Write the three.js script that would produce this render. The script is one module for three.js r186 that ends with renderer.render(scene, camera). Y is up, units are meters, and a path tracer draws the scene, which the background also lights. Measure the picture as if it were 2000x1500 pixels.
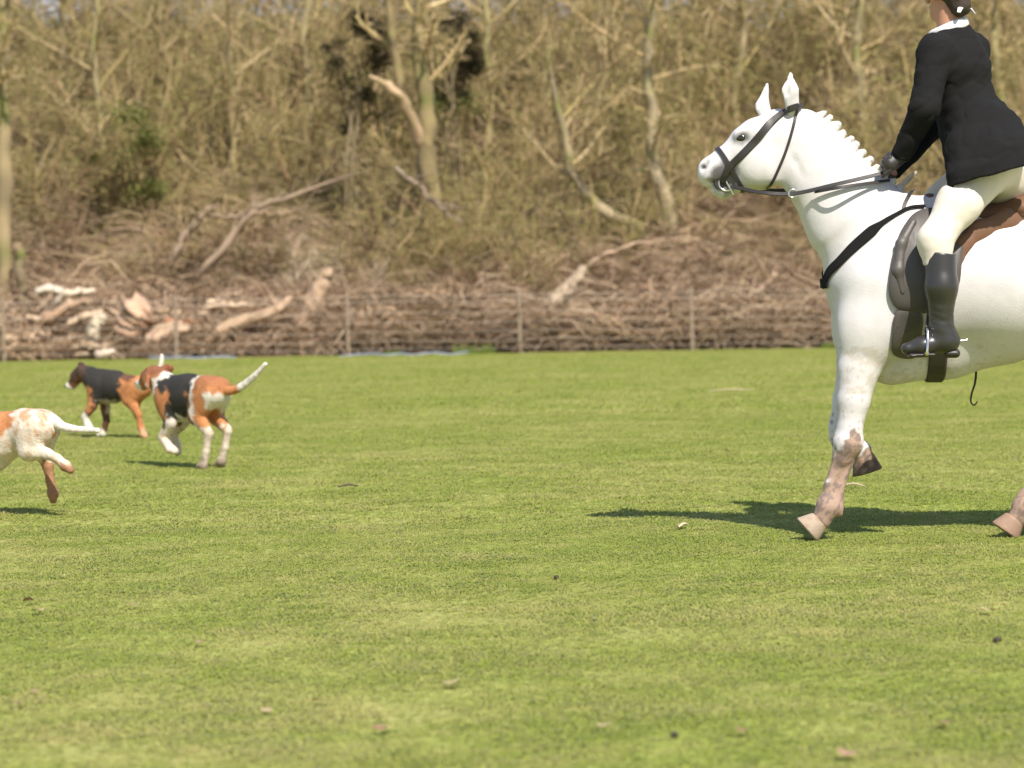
import * as THREE from 'three';
import { mergeGeometries } from 'three/addons/utils/BufferGeometryUtils.js';
import { ImprovedNoise } from 'three/addons/math/ImprovedNoise.js';

// ---------------------------------------------------------------- camera, sky, sun, exposure
const scene = new THREE.Scene();
const LENS = 5000, EYE = 1.2;                      // focal length in blueprint units, eye height in metres
const camera = new THREE.PerspectiveCamera(2 * Math.atan(750 / LENS) * 180 / Math.PI, 4 / 3, 0.1, 1500);
camera.position.set(0, EYE, 0);
camera.rotation.order = 'YXZ';
camera.rotation.set(-Math.atan(190 / LENS), 0, -0.0166);
camera.focus = 11.9;
camera.userData.fStop = 2.8;
camera.updateMatrixWorld(true);

const SUN = new THREE.Vector3(0.30, 1, 0.74).normalize();
const SW = 512, SH = 256, skyData = new Float32Array(SW * SH * 4);
for (let j = 0; j < SH; j++) for (let i = 0; i < SW; i++) {   // clear spring sky, paler towards the horizon and round the sun
  const el = (j + 0.5) / SH * Math.PI - Math.PI / 2, az = (i + 0.5) / SW * 2 * Math.PI - Math.PI;
  const d = new THREE.Vector3(Math.cos(el) * Math.cos(az), Math.sin(el), Math.cos(el) * Math.sin(az));
  const h = Math.pow(1 - Math.max(0, d.y), 3), g = Math.pow(Math.max(0, d.dot(SUN)), 12) * 0.25;
  const o = (j * SW + i) * 4;
  skyData[o] = (0.21 + 0.44 * h + g) * 0.95; skyData[o + 1] = (0.31 + 0.38 * h + g) * 0.95; skyData[o + 2] = (0.52 + 0.24 * h + g * 0.9) * 0.95; skyData[o + 3] = 1;
}
const sky = new THREE.DataTexture(skyData, SW, SH, THREE.RGBAFormat, THREE.FloatType);
sky.mapping = THREE.EquirectangularReflectionMapping; sky.magFilter = THREE.LinearFilter; sky.minFilter = THREE.LinearFilter; sky.needsUpdate = true;
scene.background = sky; scene.environment = sky;
scene.backgroundIntensity = 0.8; scene.environmentIntensity = 0.8;

const sun = new THREE.DirectionalLight(new THREE.Color(1, 0.93, 0.82), 4.2);
sun.position.copy(SUN).multiplyScalar(60).add(new THREE.Vector3(0, 0, -28));
sun.target.position.set(0, 0, -28);
sun.castShadow = true;
sun.shadow.mapSize.set(4096, 4096);
Object.assign(sun.shadow.camera, { left: -40, right: 40, top: 40, bottom: -40, near: 1, far: 140 });
scene.add(sun, sun.target);

const renderer = new THREE.WebGLRenderer({ antialias: true });
renderer.setSize(1024, 768);
renderer.toneMapping = THREE.LinearToneMapping;
renderer.toneMappingExposure = 1.76;
renderer.shadowMap.enabled = true;

// ---------------------------------------------------------------- helpers
const V = (x, y, z) => new THREE.Vector3(x, y, z);
function rng(seed) { let a = seed >>> 0; return () => { a = (a + 0x6D2B79F5) >>> 0; let t = Math.imul(a ^ (a >>> 15), 1 | a); t = (t + Math.imul(t ^ (t >>> 7), 61 | t)) ^ t; return ((t ^ (t >>> 14)) >>> 0) / 4294967296; }; }
const perlin = new ImprovedNoise();
const noise = (x, y, z = 0) => perlin.noise(x, y, z);
const fbm = (x, y, z = 0, n = 4) => { let s = 0, a = 0.5; for (let i = 0; i < n; i++) { s += a * noise(x, y, z + i * 7.3); x *= 2.03; y *= 2.03; z *= 2.03; a *= 0.5; } return s; };
const lerp = (a, b, t) => a + (b - a) * t, clamp = (x, a = 0, b = 1) => Math.min(b, Math.max(a, x));
const mix3 = (a, b, t) => [lerp(a[0], b[0], t), lerp(a[1], b[1], t), lerp(a[2], b[2], t)];
const smooth = (a, b, x) => { const t = clamp((x - a) / (b - a)); return t * t * (3 - 2 * t); };
// a measured drawing: sheet position (2000 x 1500 units) on the upright plane at a distance -> metres
function at(px, py, dist) {
  const d = V((px - 1000) / LENS, -(py - 750) / LENS, -1).applyQuaternion(camera.quaternion);
  return d.multiplyScalar(dist / -d.z).add(camera.position);
}
const taken = new Map();
function numbered(name) { const n = taken.get(name) ?? 0; taken.set(name, n + 1); return n ? name + '_' + String(n).padStart(3, '0') : name; }
function tag(o, label, category, group, kind) {
  if (label) o.userData.label = label;
  if (category) o.userData.category = category;
  if (group) o.userData.group = group;
  if (kind) o.userData.kind = kind;
  return o;
}
function shade(o) { o.castShadow = true; o.receiveShadow = true; return o; }
function mesh(name, geo, mat, parent) { const m = shade(new THREE.Mesh(geo, mat)); m.name = parent ? name : numbered(name); (parent ?? scene).add(m); return m; }
function thing(name, pos, label, category, group) { const g = new THREE.Group(); g.name = numbered(name); g.position.copy(pos); scene.add(g); return tag(g, label, category, group); }
function copyOf(o, pos, label) { const c = o.clone(); c.name = numbered(o.name.replace(/_\d\d\d$/, '')); c.userData = { ...o.userData }; if (label) c.userData.label = label; c.position.copy(pos); scene.add(c); return c; }

// triangles with vertex colours, gathered and made into one geometry
class Bag {
  constructor() { this.p = []; this.c = []; this.uv = []; this.i = []; }
  tube(pts, radii, sides, col, { cap = true, rough = 0, seed = 0, flat = 1 } = {}) {
    const n = pts.length, base = this.p.length / 3, t = V(), u = V(), w = V(), up = V(0.13, 0.97, 0.21);
    let run = 0;
    for (let k = 0; k < n; k++) {
      t.copy(pts[Math.min(n - 1, k + 1)]).sub(pts[Math.max(0, k - 1)]).normalize();
      u.crossVectors(t, up); if (u.lengthSq() < 1e-4) u.crossVectors(t, V(1, 0, 0)); u.normalize(); w.crossVectors(t, u).normalize();
      if (k) run += pts[k].distanceTo(pts[k - 1]);
      const r = Array.isArray(radii) ? radii[k] : radii;
      for (let s = 0; s <= sides; s++) {
        const a = s / sides * Math.PI * 2, rr = r * (rough ? 1 + rough * noise(Math.cos(a) * 1.7 + seed, Math.sin(a) * 1.7 + k * 0.8, seed * 3.1) : 1);
        this.p.push(pts[k].x + (u.x * Math.cos(a) + w.x * Math.sin(a) * flat) * rr, pts[k].y + (u.y * Math.cos(a) + w.y * Math.sin(a) * flat) * rr, pts[k].z + (u.z * Math.cos(a) + w.z * Math.sin(a) * flat) * rr);
        const c = typeof col === 'function' ? col(k / (n - 1), a, pts[k]) : col; this.c.push(c[0], c[1], c[2]);
        this.uv.push(s / sides * Math.max(0.05, r * 6), run);
      }
    }
    const q = sides + 1;
    for (let k = 0; k < n - 1; k++) for (let s = 0; s < sides; s++) { const a = base + k * q + s; this.i.push(a, a + 1, a + q, a + 1, a + q + 1, a + q); }
    if (cap) for (const [k, dir] of [[0, 1], [n - 1, -1]]) {
      const c0 = this.p.length / 3, o = base + k * q;
      this.p.push(pts[k].x, pts[k].y, pts[k].z); this.c.push(this.c[o * 3], this.c[o * 3 + 1], this.c[o * 3 + 2]); this.uv.push(0, 0);
      for (let s = 0; s < sides; s++) dir > 0 ? this.i.push(c0, o + s + 1, o + s) : this.i.push(c0, o + s, o + s + 1);
    }
    return this;
  }
  tri(a, b, c, col) { const k = this.p.length / 3; for (const v of [a, b, c]) { this.p.push(v.x, v.y, v.z); this.c.push(...col); this.uv.push(v.x, v.z); } this.i.push(k, k + 1, k + 2); return this; }
  build() {
    const g = new THREE.BufferGeometry();
    g.setAttribute('position', new THREE.Float32BufferAttribute(this.p, 3)); g.setAttribute('color', new THREE.Float32BufferAttribute(this.c, 3)); g.setAttribute('uv', new THREE.Float32BufferAttribute(this.uv, 2));
    g.setIndex(this.i); g.computeVertexNormals(); return g;
  }
}
function curve(pts, n) { const c = new THREE.CatmullRomCurve3(pts, false, 'centripetal'); return c.getPoints(n); }
function along(vals, n) { const out = []; for (let i = 0; i <= n; i++) { const f = i / n * (vals.length - 1), k = Math.min(vals.length - 2, Math.floor(f)); out.push(lerp(vals[k], vals[k + 1], f - k)); } return out; }

// ---- bodies: tapered bones with elliptical sections joined by a smooth minimum, meshed by surface nets
class Body {
  constructor(lat = V(0, 0, 1)) { this.prims = []; this.lat = lat.clone(); }
  bone(a, b, ra, rb, { sa = 1, sb = sa, k = 0.03, lat = this.lat, cut = false } = {}) { this.prims.push({ a, b, ra, rb, sa, sb, k, lat, cut, ab: b.clone().sub(a) }); return this; }
  ball(a, r, o = {}) { return this.bone(a, a.clone().add(V(1e-4, 0, 0)), r, r, o); }
  chain(pts, rs, o = {}) { for (let i = 0; i < pts.length - 1; i++) this.bone(pts[i], pts[i + 1], rs[i], rs[i + 1], { ...o, sa: o.ss ? o.ss[i] : o.sa ?? 1, sb: o.ss ? o.ss[i + 1] : o.sa ?? 1 }); return this; }
  static dist(P, x, y, z) {
    const dx = x - P.a.x, dy = y - P.a.y, dz = z - P.a.z, ab = P.ab, l2 = ab.x * ab.x + ab.y * ab.y + ab.z * ab.z;
    let t = (dx * ab.x + dy * ab.y + dz * ab.z) / l2; t = t < 0 ? 0 : t > 1 ? 1 : t;
    const qx = dx - ab.x * t, qy = dy - ab.y * t, qz = dz - ab.z * t, r = P.ra + (P.rb - P.ra) * t, s = P.sa + (P.sb - P.sa) * t, L = P.lat;
    const ql = qx * L.x + qy * L.y + qz * L.z, q2 = Math.max(0, qx * qx + qy * qy + qz * qz - ql * ql), e = ql / s, len = Math.sqrt(q2 + e * e) + 1e-9;
    const grad = Math.sqrt(q2 + (e / s) * (e / s)) / len;
    return (len - r) / Math.max(0.2, grad);
  }
  static join(d, e, P) {
    if (P.cut) { e = -e; const h = Math.max(0, P.k - Math.abs(d - e)) / P.k; return Math.max(d, e) + h * h * P.k * 0.25; }
    const h = Math.max(0, P.k - Math.abs(d - e)) / P.k; return Math.min(d, e) - h * h * P.k * 0.25;
  }
  value(p) { let d = 1; for (const P of this.prims) d = Body.join(d, Body.dist(P, p.x, p.y, p.z), P); return d + (this.extra ? this.extra(p.x, p.y, p.z, d) : 0); }
  normal(p, e = 0.004) { const f = (x, y, z) => this.value(V(p.x + x, p.y + y, p.z + z)); return V(f(e, 0, 0) - f(-e, 0, 0), f(0, e, 0) - f(0, -e, 0), f(0, 0, e) - f(0, 0, -e)).normalize(); }
  // first skin point met from a start along a direction
  hit(from, dir, far = 1) { let t = 0; const p = V(); for (let i = 0; i < 160 && t < far; i++) { p.copy(dir).multiplyScalar(t).add(from); const d = this.value(p); if (d < 0.0015) return p.clone(); t += Math.max(0.002, d * 0.6); } return null; }
  geometry(cell, color, { clip, inflate = 0, smoothNormals = true } = {}) {
    const lo = V(9, 9, 9), hi = V(-9, -9, -9);
    for (const P of this.prims) if (!P.cut) for (const [q, r] of [[P.a, P.ra], [P.b, P.rb]]) { const m = r * Math.max(1, P.sa, P.sb) + inflate + 3 * cell; lo.min(V(q.x - m, q.y - m, q.z - m)); hi.max(V(q.x + m, q.y + m, q.z + m)); }
    const nx = Math.ceil((hi.x - lo.x) / cell) + 1, ny = Math.ceil((hi.y - lo.y) / cell) + 1, nz = Math.ceil((hi.z - lo.z) / cell) + 1;
    const F = new Float32Array(nx * ny * nz).fill(1), id = (i, j, k) => (k * ny + j) * nx + i;
    for (const P of this.prims) {
      const m = Math.max(P.ra, P.rb) * Math.max(1, P.sa, P.sb) + P.k + inflate + 4 * cell;
      const b = (ax, n) => [Math.max(0, Math.floor((Math.min(P.a[ax], P.b[ax]) - m - lo[ax]) / cell)), Math.min(n - 1, Math.ceil((Math.max(P.a[ax], P.b[ax]) + m - lo[ax]) / cell))];
      const [i0, i1] = b('x', nx), [j0, j1] = b('y', ny), [k0, k1] = b('z', nz);
      for (let k = k0; k <= k1; k++) for (let j = j0; j <= j1; j++) for (let i = i0; i <= i1; i++) { const q = id(i, j, k); F[q] = Body.join(F[q], Body.dist(P, lo.x + i * cell, lo.y + j * cell, lo.z + k * cell), P); }
    }
    for (let k = 0; k < nz; k++) for (let j = 0; j < ny; j++) for (let i = 0; i < nx; i++) {
      const q = id(i, j, k); if (F[q] > 0.2) continue; const x = lo.x + i * cell, y = lo.y + j * cell, z = lo.z + k * cell;
      let d = F[q] - inflate; if (this.extra) d += this.extra(x, y, z, d); if (clip) d = Math.max(d, clip(x, y, z)); F[q] = d;
    }
    const vid = new Int32Array(F.length).fill(-1), pos = [], idx = [], off = [0, 1, nx, nx + 1, nx * ny, nx * ny + 1, nx * ny + nx, nx * ny + nx + 1];
    const E = [[0, 1], [0, 2], [0, 4], [1, 3], [1, 5], [2, 3], [2, 6], [3, 7], [4, 5], [4, 6], [5, 7], [6, 7]];
    for (let k = 0; k < nz - 1; k++) for (let j = 0; j < ny - 1; j++) for (let i = 0; i < nx - 1; i++) {
      const q = id(i, j, k); let mask = 0; for (let c = 0; c < 8; c++) if (F[q + off[c]] < 0) mask |= 1 << c;
      if (mask === 0 || mask === 255) continue;
      let x = 0, y = 0, z = 0, n = 0;
      for (const [a, b] of E) { const fa = F[q + off[a]], fb = F[q + off[b]]; if ((fa < 0) === (fb < 0)) continue; const t = fa / (fa - fb); x += lerp(a & 1, b & 1, t); y += lerp((a >> 1) & 1, (b >> 1) & 1, t); z += lerp(a >> 2, b >> 2, t); n++; }
      vid[q] = pos.length / 3; pos.push(lo.x + (i + x / n) * cell, lo.y + (j + y / n) * cell, lo.z + (k + z / n) * cell);
    }
    const quad = (a, b, c, d, flip) => { if (a < 0 || b < 0 || c < 0 || d < 0) return; flip ? idx.push(a, c, b, a, d, c) : idx.push(a, b, c, a, c, d); };
    for (let k = 1; k < nz - 1; k++) for (let j = 1; j < ny - 1; j++) for (let i = 1; i < nx - 1; i++) {
      const q = id(i, j, k), s = F[q] < 0;
      if (s !== F[q + 1] < 0) quad(vid[q - nx - nx * ny], vid[q - nx * ny], vid[q], vid[q - nx], !s);
      if (s !== F[q + nx] < 0) quad(vid[q - 1 - nx * ny], vid[q - 1], vid[q], vid[q - nx * ny], !s);
      if (s !== F[q + nx * ny] < 0) quad(vid[q - 1 - nx], vid[q - nx], vid[q], vid[q - 1], !s);
    }
    const g = new THREE.BufferGeometry(); g.setAttribute('position', new THREE.Float32BufferAttribute(pos, 3)); g.setIndex(idx);
    if (color) { const c = new Float32Array(pos.length); for (let v = 0; v < pos.length; v += 3) c.set(color(pos[v], pos[v + 1], pos[v + 2]), v); g.setAttribute('color', new THREE.BufferAttribute(c, 3)); }
    const uv = new Float32Array(pos.length / 3 * 2); for (let v = 0; v < pos.length / 3; v++) { uv[v * 2] = pos[v * 3] + pos[v * 3 + 2] * 0.6; uv[v * 2 + 1] = pos[v * 3 + 1]; } g.setAttribute('uv', new THREE.BufferAttribute(uv, 2));
    g.computeVertexNormals(); return g;
  }
}
// a flat strap along a row of points with their outward normals
function strap(pts, nors, width, thick, col, closed = false) {
  const B = new Bag(), n = pts.length, t = V(), s = V();
  const corners = [[-1, -0.3], [-0.8, 1], [0.8, 1], [1, -0.3]];
  for (let k = 0; k < n; k++) {
    const a = closed ? pts[(k + n - 1) % n] : pts[Math.max(0, k - 1)], b = closed ? pts[(k + 1) % n] : pts[Math.min(n - 1, k + 1)];
    t.copy(b).sub(a).normalize(); s.crossVectors(t, nors[k]).normalize(); const w = (Array.isArray(width) ? width[k] : width) / 2;
    for (const [x, y] of corners) { B.p.push(pts[k].x + s.x * w * x + nors[k].x * thick * y, pts[k].y + s.y * w * x + nors[k].y * thick * y, pts[k].z + s.z * w * x + nors[k].z * thick * y); B.c.push(...col); B.uv.push(x * w, k * 0.02); }
  }
  const m = closed ? n : n - 1;
  for (let k = 0; k < m; k++) for (let c = 0; c < 4; c++) { const a = k * 4 + c, b = k * 4 + (c + 1) % 4, d = ((k + 1) % n) * 4 + c, e = ((k + 1) % n) * 4 + (c + 1) % 4; B.i.push(a, d, b, b, d, e); }
  if (!closed) for (const k of [0, n - 1]) B.i.push(k * 4, k * 4 + 1, k * 4 + 2, k * 4, k * 4 + 2, k * 4 + 3);
  return B.build().toNonIndexed();
}
function flatShaded(g) { g.computeVertexNormals(); return g; }

// ---- textures: grain only
function grain(size, fn, srgb) {
  const d = new Uint8Array(size * size * 4);
  for (let j = 0; j < size; j++) for (let i = 0; i < size; i++) { const c = fn(i / size, j / size), o = (j * size + i) * 4; for (let q = 0; q < 3; q++) d[o + q] = clamp(c[q]) * 255; d[o + 3] = 255; }
  const t = new THREE.DataTexture(d, size, size); t.wrapS = t.wrapT = THREE.RepeatWrapping; t.magFilter = THREE.LinearFilter; t.minFilter = THREE.LinearMipmapLinearFilter; t.generateMipmaps = true; if (srgb) t.colorSpace = THREE.SRGBColorSpace; t.needsUpdate = true; return t;
}
const wrapN = (u, v, f, z = 0) => { const a = u * Math.PI * 2, b = v * Math.PI * 2, r = f / (Math.PI * 2); return fbm(Math.cos(a) * r + 5 * Math.sin(b) * 0, Math.sin(a) * r + z, 0, 1) * 0 + tileNoise(u, v, f, z); };
function tileNoise(u, v, f, z) { const n = (x, y) => fbm(x * f, y * f, z, 4), w = (x) => smooth(0, 1, x); const a = n(u, v), b = n(u - 1, v), c = n(u, v - 1), d = n(u - 1, v - 1); return lerp(lerp(a, b, w(u)), lerp(c, d, w(u)), w(v)); }
const hairBump = grain(256, (u, v) => { const n = 0.5 + tileNoise(u, v * 0.999, 24, 3) * 0.5 + tileNoise(u, v, 60, 9) * 0.5; return [n, n, n]; }); hairBump.repeat.set(9, 5);
const woolBump = grain(256, (u, v) => { const n = 0.5 + tileNoise(u, v, 50, 2) * 0.7; return [n, n, n]; }); woolBump.repeat.set(7, 7);
const barkBump = grain(256, (u, v) => { const n = 0.5 + tileNoise(u, v, 14, 5) * 0.9; return [n, n, n]; }); barkBump.repeat.set(3, 1.5);
const M = {
  hide: new THREE.MeshPhysicalMaterial({ vertexColors: true, roughness: 0.72, bumpMap: hairBump, bumpScale: 0.002, sheen: 0.15, sheenRoughness: 0.5, sheenColor: new THREE.Color(1, 1, 1) }),
  fur: new THREE.MeshStandardMaterial({ vertexColors: true, roughness: 0.8, bumpMap: hairBump, bumpScale: 0.005 }),
  hoof: new THREE.MeshStandardMaterial({ vertexColors: true, roughness: 0.7, bumpMap: barkBump, bumpScale: 0.002 }),
  wool: new THREE.MeshPhysicalMaterial({ specularIntensity: 0.3, color: new THREE.Color(0.0125, 0.012, 0.0125), roughness: 0.95, bumpMap: woolBump, bumpScale: 0.0012 }),
  breech: new THREE.MeshStandardMaterial({ color: new THREE.Color(0.66, 0.60, 0.52), roughness: 0.9, bumpMap: woolBump, bumpScale: 0.001 }),
  boot: new THREE.MeshPhysicalMaterial({ color: new THREE.Color(0.026, 0.024, 0.022), roughness: 0.38, clearcoat: 0.3, clearcoatRoughness: 0.25 }),
  leather: new THREE.MeshStandardMaterial({ color: new THREE.Color(0.03, 0.026, 0.024), roughness: 0.42, bumpMap: woolBump, bumpScale: 0.0008 }),
  flap: new THREE.MeshStandardMaterial({ color: new THREE.Color(0.075, 0.066, 0.06), roughness: 0.48, bumpMap: woolBump, bumpScale: 0.0008 }),
  tan: new THREE.MeshStandardMaterial({ color: new THREE.Color(0.15, 0.072, 0.038), roughness: 0.62, bumpMap: woolBump, bumpScale: 0.001 }),
  skin: new THREE.MeshPhysicalMaterial({ vertexColors: true, roughness: 0.55 }),
  linen: new THREE.MeshStandardMaterial({ color: new THREE.Color(0.74, 0.73, 0.71), roughness: 0.9 }),
  steel: new THREE.MeshStandardMaterial({ color: new THREE.Color(0.75, 0.74, 0.72), roughness: 0.22, metalness: 1 }),
  eye: new THREE.MeshPhysicalMaterial({ color: new THREE.Color(0.01, 0.008, 0.006), roughness: 0.08, clearcoat: 1 }),
  bark: new THREE.MeshStandardMaterial({ vertexColors: true, roughness: 0.92, bumpMap: barkBump, bumpScale: 0.012 }),
  twig: new THREE.MeshPhysicalMaterial({ vertexColors: true, roughness: 0.95, specularIntensity: 0.25 }),
  leaf: new THREE.MeshPhysicalMaterial({ specularIntensity: 0.3, vertexColors: true, roughness: 0.75, transmission: 0.25, thickness: 0, side: THREE.DoubleSide }),
};
// ---------------------------------------------------------------- the field
const FENCE = 45.6;
const bankY = (x, z) => { const d = -z - FENCE - 0.5; if (d <= 0) return 0; const p = [[0, 0], [2, 0.12], [4, 0.9], [6.5, 2.1], [10, 3.3], [16, 5.6], [26, 8.0], [45, 9.6], [160, 11]]; let i = 0; while (i < p.length - 2 && d > p[i + 1][0]) i++; const t = clamp((d - p[i][0]) / (p[i + 1][0] - p[i][0])); return lerp(p[i][1], p[i + 1][1], t) + clamp(d / 2) * (fbm(x * 0.35, z * 0.35, 2) * 0.9 + fbm(x * 1.7, z * 1.7, 5) * 0.22); };
const strawy = (x, z) => fbm(x * 0.6, z * 0.6, 1) * 0.7 + fbm(x * 2.6, z * 3.4, 8, 3) * 0.7 + fbm(x * 8, z * 11, 4, 2) * 0.75;          // where the sward is thin and strawy
{
  const xs = [], zs = []; for (let x = -14; x <= 14; x += 0.4) xs.push(x); xs.unshift(-300, -120, -40, -20); xs.push(20, 40, 120, 300);
  for (let z = -4; z >= -46.3; z -= 0.4) zs.push(z); zs.unshift(200, 60, 10, 0);
  const B = new Bag(), n = xs.length;
  for (const z of zs) for (const x of xs) { B.p.push(x, 0, z); const s = strawy(x, z), c = mix3([0.255, 0.30, 0.048], [0.39, 0.35, 0.14], clamp(0.25 + s * 0.9)); B.c.push(...c); B.uv.push(x, z); }
  for (let j = 0; j < zs.length - 1; j++) for (let i = 0; i < n - 1; i++) { const a = j * n + i; B.i.push(a, a + 1, a + n, a + 1, a + n + 1, a + n); }
  const soil = grain(512, (u, v) => { const k = 0.93 + tileNoise(u, v, 9, 1) * 0.25 + tileNoise(u, v, 40, 4) * 0.35; return [k, k * 0.99, k * 0.95]; }, false); soil.repeat.set(0.6, 0.6);
  tag(mesh('grass_field', B.build(), new THREE.MeshStandardMaterial({ vertexColors: true, roughness: 0.95, map: soil, bumpMap: soil, bumpScale: 0.008 })), 'short green pasture grass', 'grass', null, 'structure');
  // the sward: tufts of short blades
  const r = rng(11), tuft = () => { const G = new Bag(), o = []; for (let i = 0; i < 9; i++) { const a = r() * 6.283, d = r() * 0.03, h = 0.008 + r() * 0.013, l = 0.9 + r() * 1.3, w = 0.0018 + r() * 0.0013, ca = r() * 6.283, b = V(Math.cos(a) * d, 0, Math.sin(a) * d), m = b.clone().add(V(Math.cos(ca) * h * l * 0.4, h * 0.6, Math.sin(ca) * h * l * 0.4)), t = b.clone().add(V(Math.cos(ca) * h * l, h * Math.max(0.35, 1 - l * 0.3), Math.sin(ca) * h * l)), s = V(-Math.sin(ca) * w, 0, Math.cos(ca) * w), k = G.p.length / 3; for (const v of [b.clone().add(s), b.clone().sub(s), m.clone().add(s), m.clone().sub(s), t]) { G.p.push(v.x, v.y, v.z); G.c.push(1, 1, 1); G.uv.push(0, 0); } G.i.push(k, k + 1, k + 2, k + 1, k + 3, k + 2, k + 2, k + 3, k + 4); } return G.build(); };
  const zones = [[5.4, 13, 2200, 0.82], [13, 24, 1000, 1.0], [24, 46.2, 330, 1.5]], mat = new THREE.MeshPhysicalMaterial({ roughness: 0.85, specularIntensity: 0.2, transmission: 0.5, thickness: 0, side: THREE.DoubleSide });
  const spots = []; for (const [d0, d1, dens, sc] of zones) { const step = 1 / Math.sqrt(dens); for (let d = d0; d < d1; d += step) { const w = 0.215 * d + 0.5; for (let x = -w; x < w; x += step) spots.push([x + (r() - 0.5) * step * 1.6, -(d + (r() - 0.5) * step * 1.6), sc]); } }
  for (let v = 0; v < 3; v++) {
    const mine = spots.filter((_, i) => i % 3 === v), im = new THREE.InstancedMesh(tuft(), mat, mine.length), m = new THREE.Matrix4(), q = new THREE.Quaternion(), col = new THREE.Color();
    mine.forEach(([x, z, sc], i) => {
      const s = strawy(x, z) + (r() - 0.5) * 0.22 + (r() < 0.03 ? 0.5 : 0), big = fbm(x * 1.9, z * 1.9, 20), k = sc * (0.7 + r() * 0.6) * (1 + clamp(big, -0.3, 0.4)), c = mix3([0.285, 0.335, 0.055], [0.53, 0.47, 0.19], clamp(0.2 + s * 0.9)), l = 0.96 + r() * 0.12;
      m.compose(V(x, -0.002, z), q.setFromAxisAngle(V(0, 1, 0), r() * 6.283), V(k, k * (0.75 + r() * 0.5), k)); im.setMatrixAt(i, m); im.setColorAt(i, col.setRGB(c[0] * l, c[1] * l, c[2] * l));
    });
    im.name = numbered('grass'); shade(im); tag(im, 'short green and straw-coloured grass blades of the pasture', 'grass', null, 'stuff'); scene.add(im);
  }
}
// dead leaves, twigs and droppings scattered on the grass
{
  const spot = (x, y) => (y < 1100 ? 'beyond the hooves' : y < 1250 ? 'just below the hooves' : y < 1350 ? 'in the near ground' : y < 1420 ? 'near the bottom' : 'at the very bottom') + ', ' + (x < 120 ? 'by the left edge' : x < 450 ? 'below the hounds' : x < 800 ? 'left of the middle' : x < 1150 ? 'in the middle' : x < 1400 ? 'right of the middle' : x < 1700 ? 'below the horse\'s chest' : 'by the right edge');
  const r = rng(77), leafCol = [[0.36, 0.23, 0.15], [0.28, 0.17, 0.10], [0.42, 0.32, 0.19]];
  const leaf = (c, k) => { const G = new Bag(), n = 9; const ctr = V(0, 0.008, 0); const rim = []; for (let i = 0; i < n; i++) { const a = i / n * 6.283, rr = 0.028 * (1 + 0.35 * noise(Math.cos(a) * 2 + k, Math.sin(a) * 2, k)); rim.push(V(Math.cos(a) * rr * 1.35, 0.006 + 0.012 * Math.abs(noise(i * 0.9, k * 3, 1)) + 0.006 * Math.cos(a * 2), Math.sin(a) * rr)); } for (let i = 0; i < n; i++) G.tri(ctr, rim[(i + 1) % n], rim[i], c); return G.build(); };
  const protos = [0, 1, 2].map((k) => leaf(leafCol[k], k + 1.5));
  // sheet places where the photograph shows them
  [[262, 1193], [55, 1185], [75, 1205], [65, 1366], [35, 1390], [520, 1404], [620, 1384], [748, 1440], [1727, 1336], [1655, 1492], [1840, 1430], [1930, 1205], [1330, 1035], [1420, 885], [880, 1350], [395, 1268], [1450, 1445], [1180, 1435]].forEach(([x, y], i) => {
    const d0 = LENS * EYE / (y - 560 + (x - 1000) * 0.0166), p = at(x, y, d0); const m = mesh('dead_leaf', protos[i % 3], M.leaf); m.position.set(p.x, 0.018, p.z); m.rotation.set((r() - 0.5) * 0.5, r() * 6, (r() - 0.5) * 0.5); m.scale.setScalar(0.4 + r() * 0.45);
    tag(m, ['curled pinkish', 'small rusty', 'pale straw-brown'][i % 3] + ' dead leaf in the short grass, ' + spot(x, y), 'leaf', ['pinkish dead leaves on the grass', 'rusty dead leaves on the grass', 'pale dead leaves on the grass'][i % 3]);
  });
  const dung = (k) => { const B = new Body(); for (let i = 0; i < 3; i++) B.ball(V((r() - 0.5) * 0.03, 0.012 + r() * 0.012, (r() - 0.5) * 0.03), 0.016 + r() * 0.006, { k: 0.008 }); return B.geometry(0.005, () => [0.05, 0.04, 0.024]); };
  const dg = [dung(0), dung(1)];
  [[1315, 1448], [1085, 1135], [1950, 1260]].forEach(([x, y], i) => { const d0 = LENS * EYE / (y - 560 + (x - 1000) * 0.0166), p = at(x, y, d0), m = mesh('dropping', dg[i % 2], M.hoof); m.position.set(p.x, 0.004, p.z); m.scale.setScalar(0.45 + r() * 0.2); m.rotation.y = r() * 6; tag(m, 'small dark animal dropping in the short grass, ' + spot(x, y), 'dropping', 'dark droppings on the grass'); });
  const sticks = [[1385, 767, 1475, 765, 'straight pale stick lying on the grass beyond the horse\'s foreleg'], [1650, 955, 1690, 957, 'short pale twig on the grass beside the horse\'s forefeet'], [1325, 1038, 1345, 1034, 'short pale twig on the grass below the horse\'s head shadow'], [1180, 685, 1212, 686, 'yellowish stick on the grass edge by the fence'], [660, 958, 700, 956, 'thin dark twig on the grass in the middle of the field']];
  for (const [x0, y0, x1, y1, label] of sticks) { const f = (x, y) => at(x, y, LENS * EYE / (y - 560 + (x - 1000) * 0.0166))  .setY(0.02), a = f(x0, y0), b = f(x1, y1), m1 = a.clone().lerp(b, 0.5).add(V(0, 0.012, 0.01)), G = new Bag(); G.tube(curve([a, m1, b], 8), along([0.005, 0.007, 0.003], 8), 6, label.includes('dark') ? [0.08, 0.06, 0.04] : [0.5, 0.4, 0.27], { rough: 0.3 }); tag(mesh('stick', G.build(), M.bark), label, 'stick'); }
}
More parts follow.
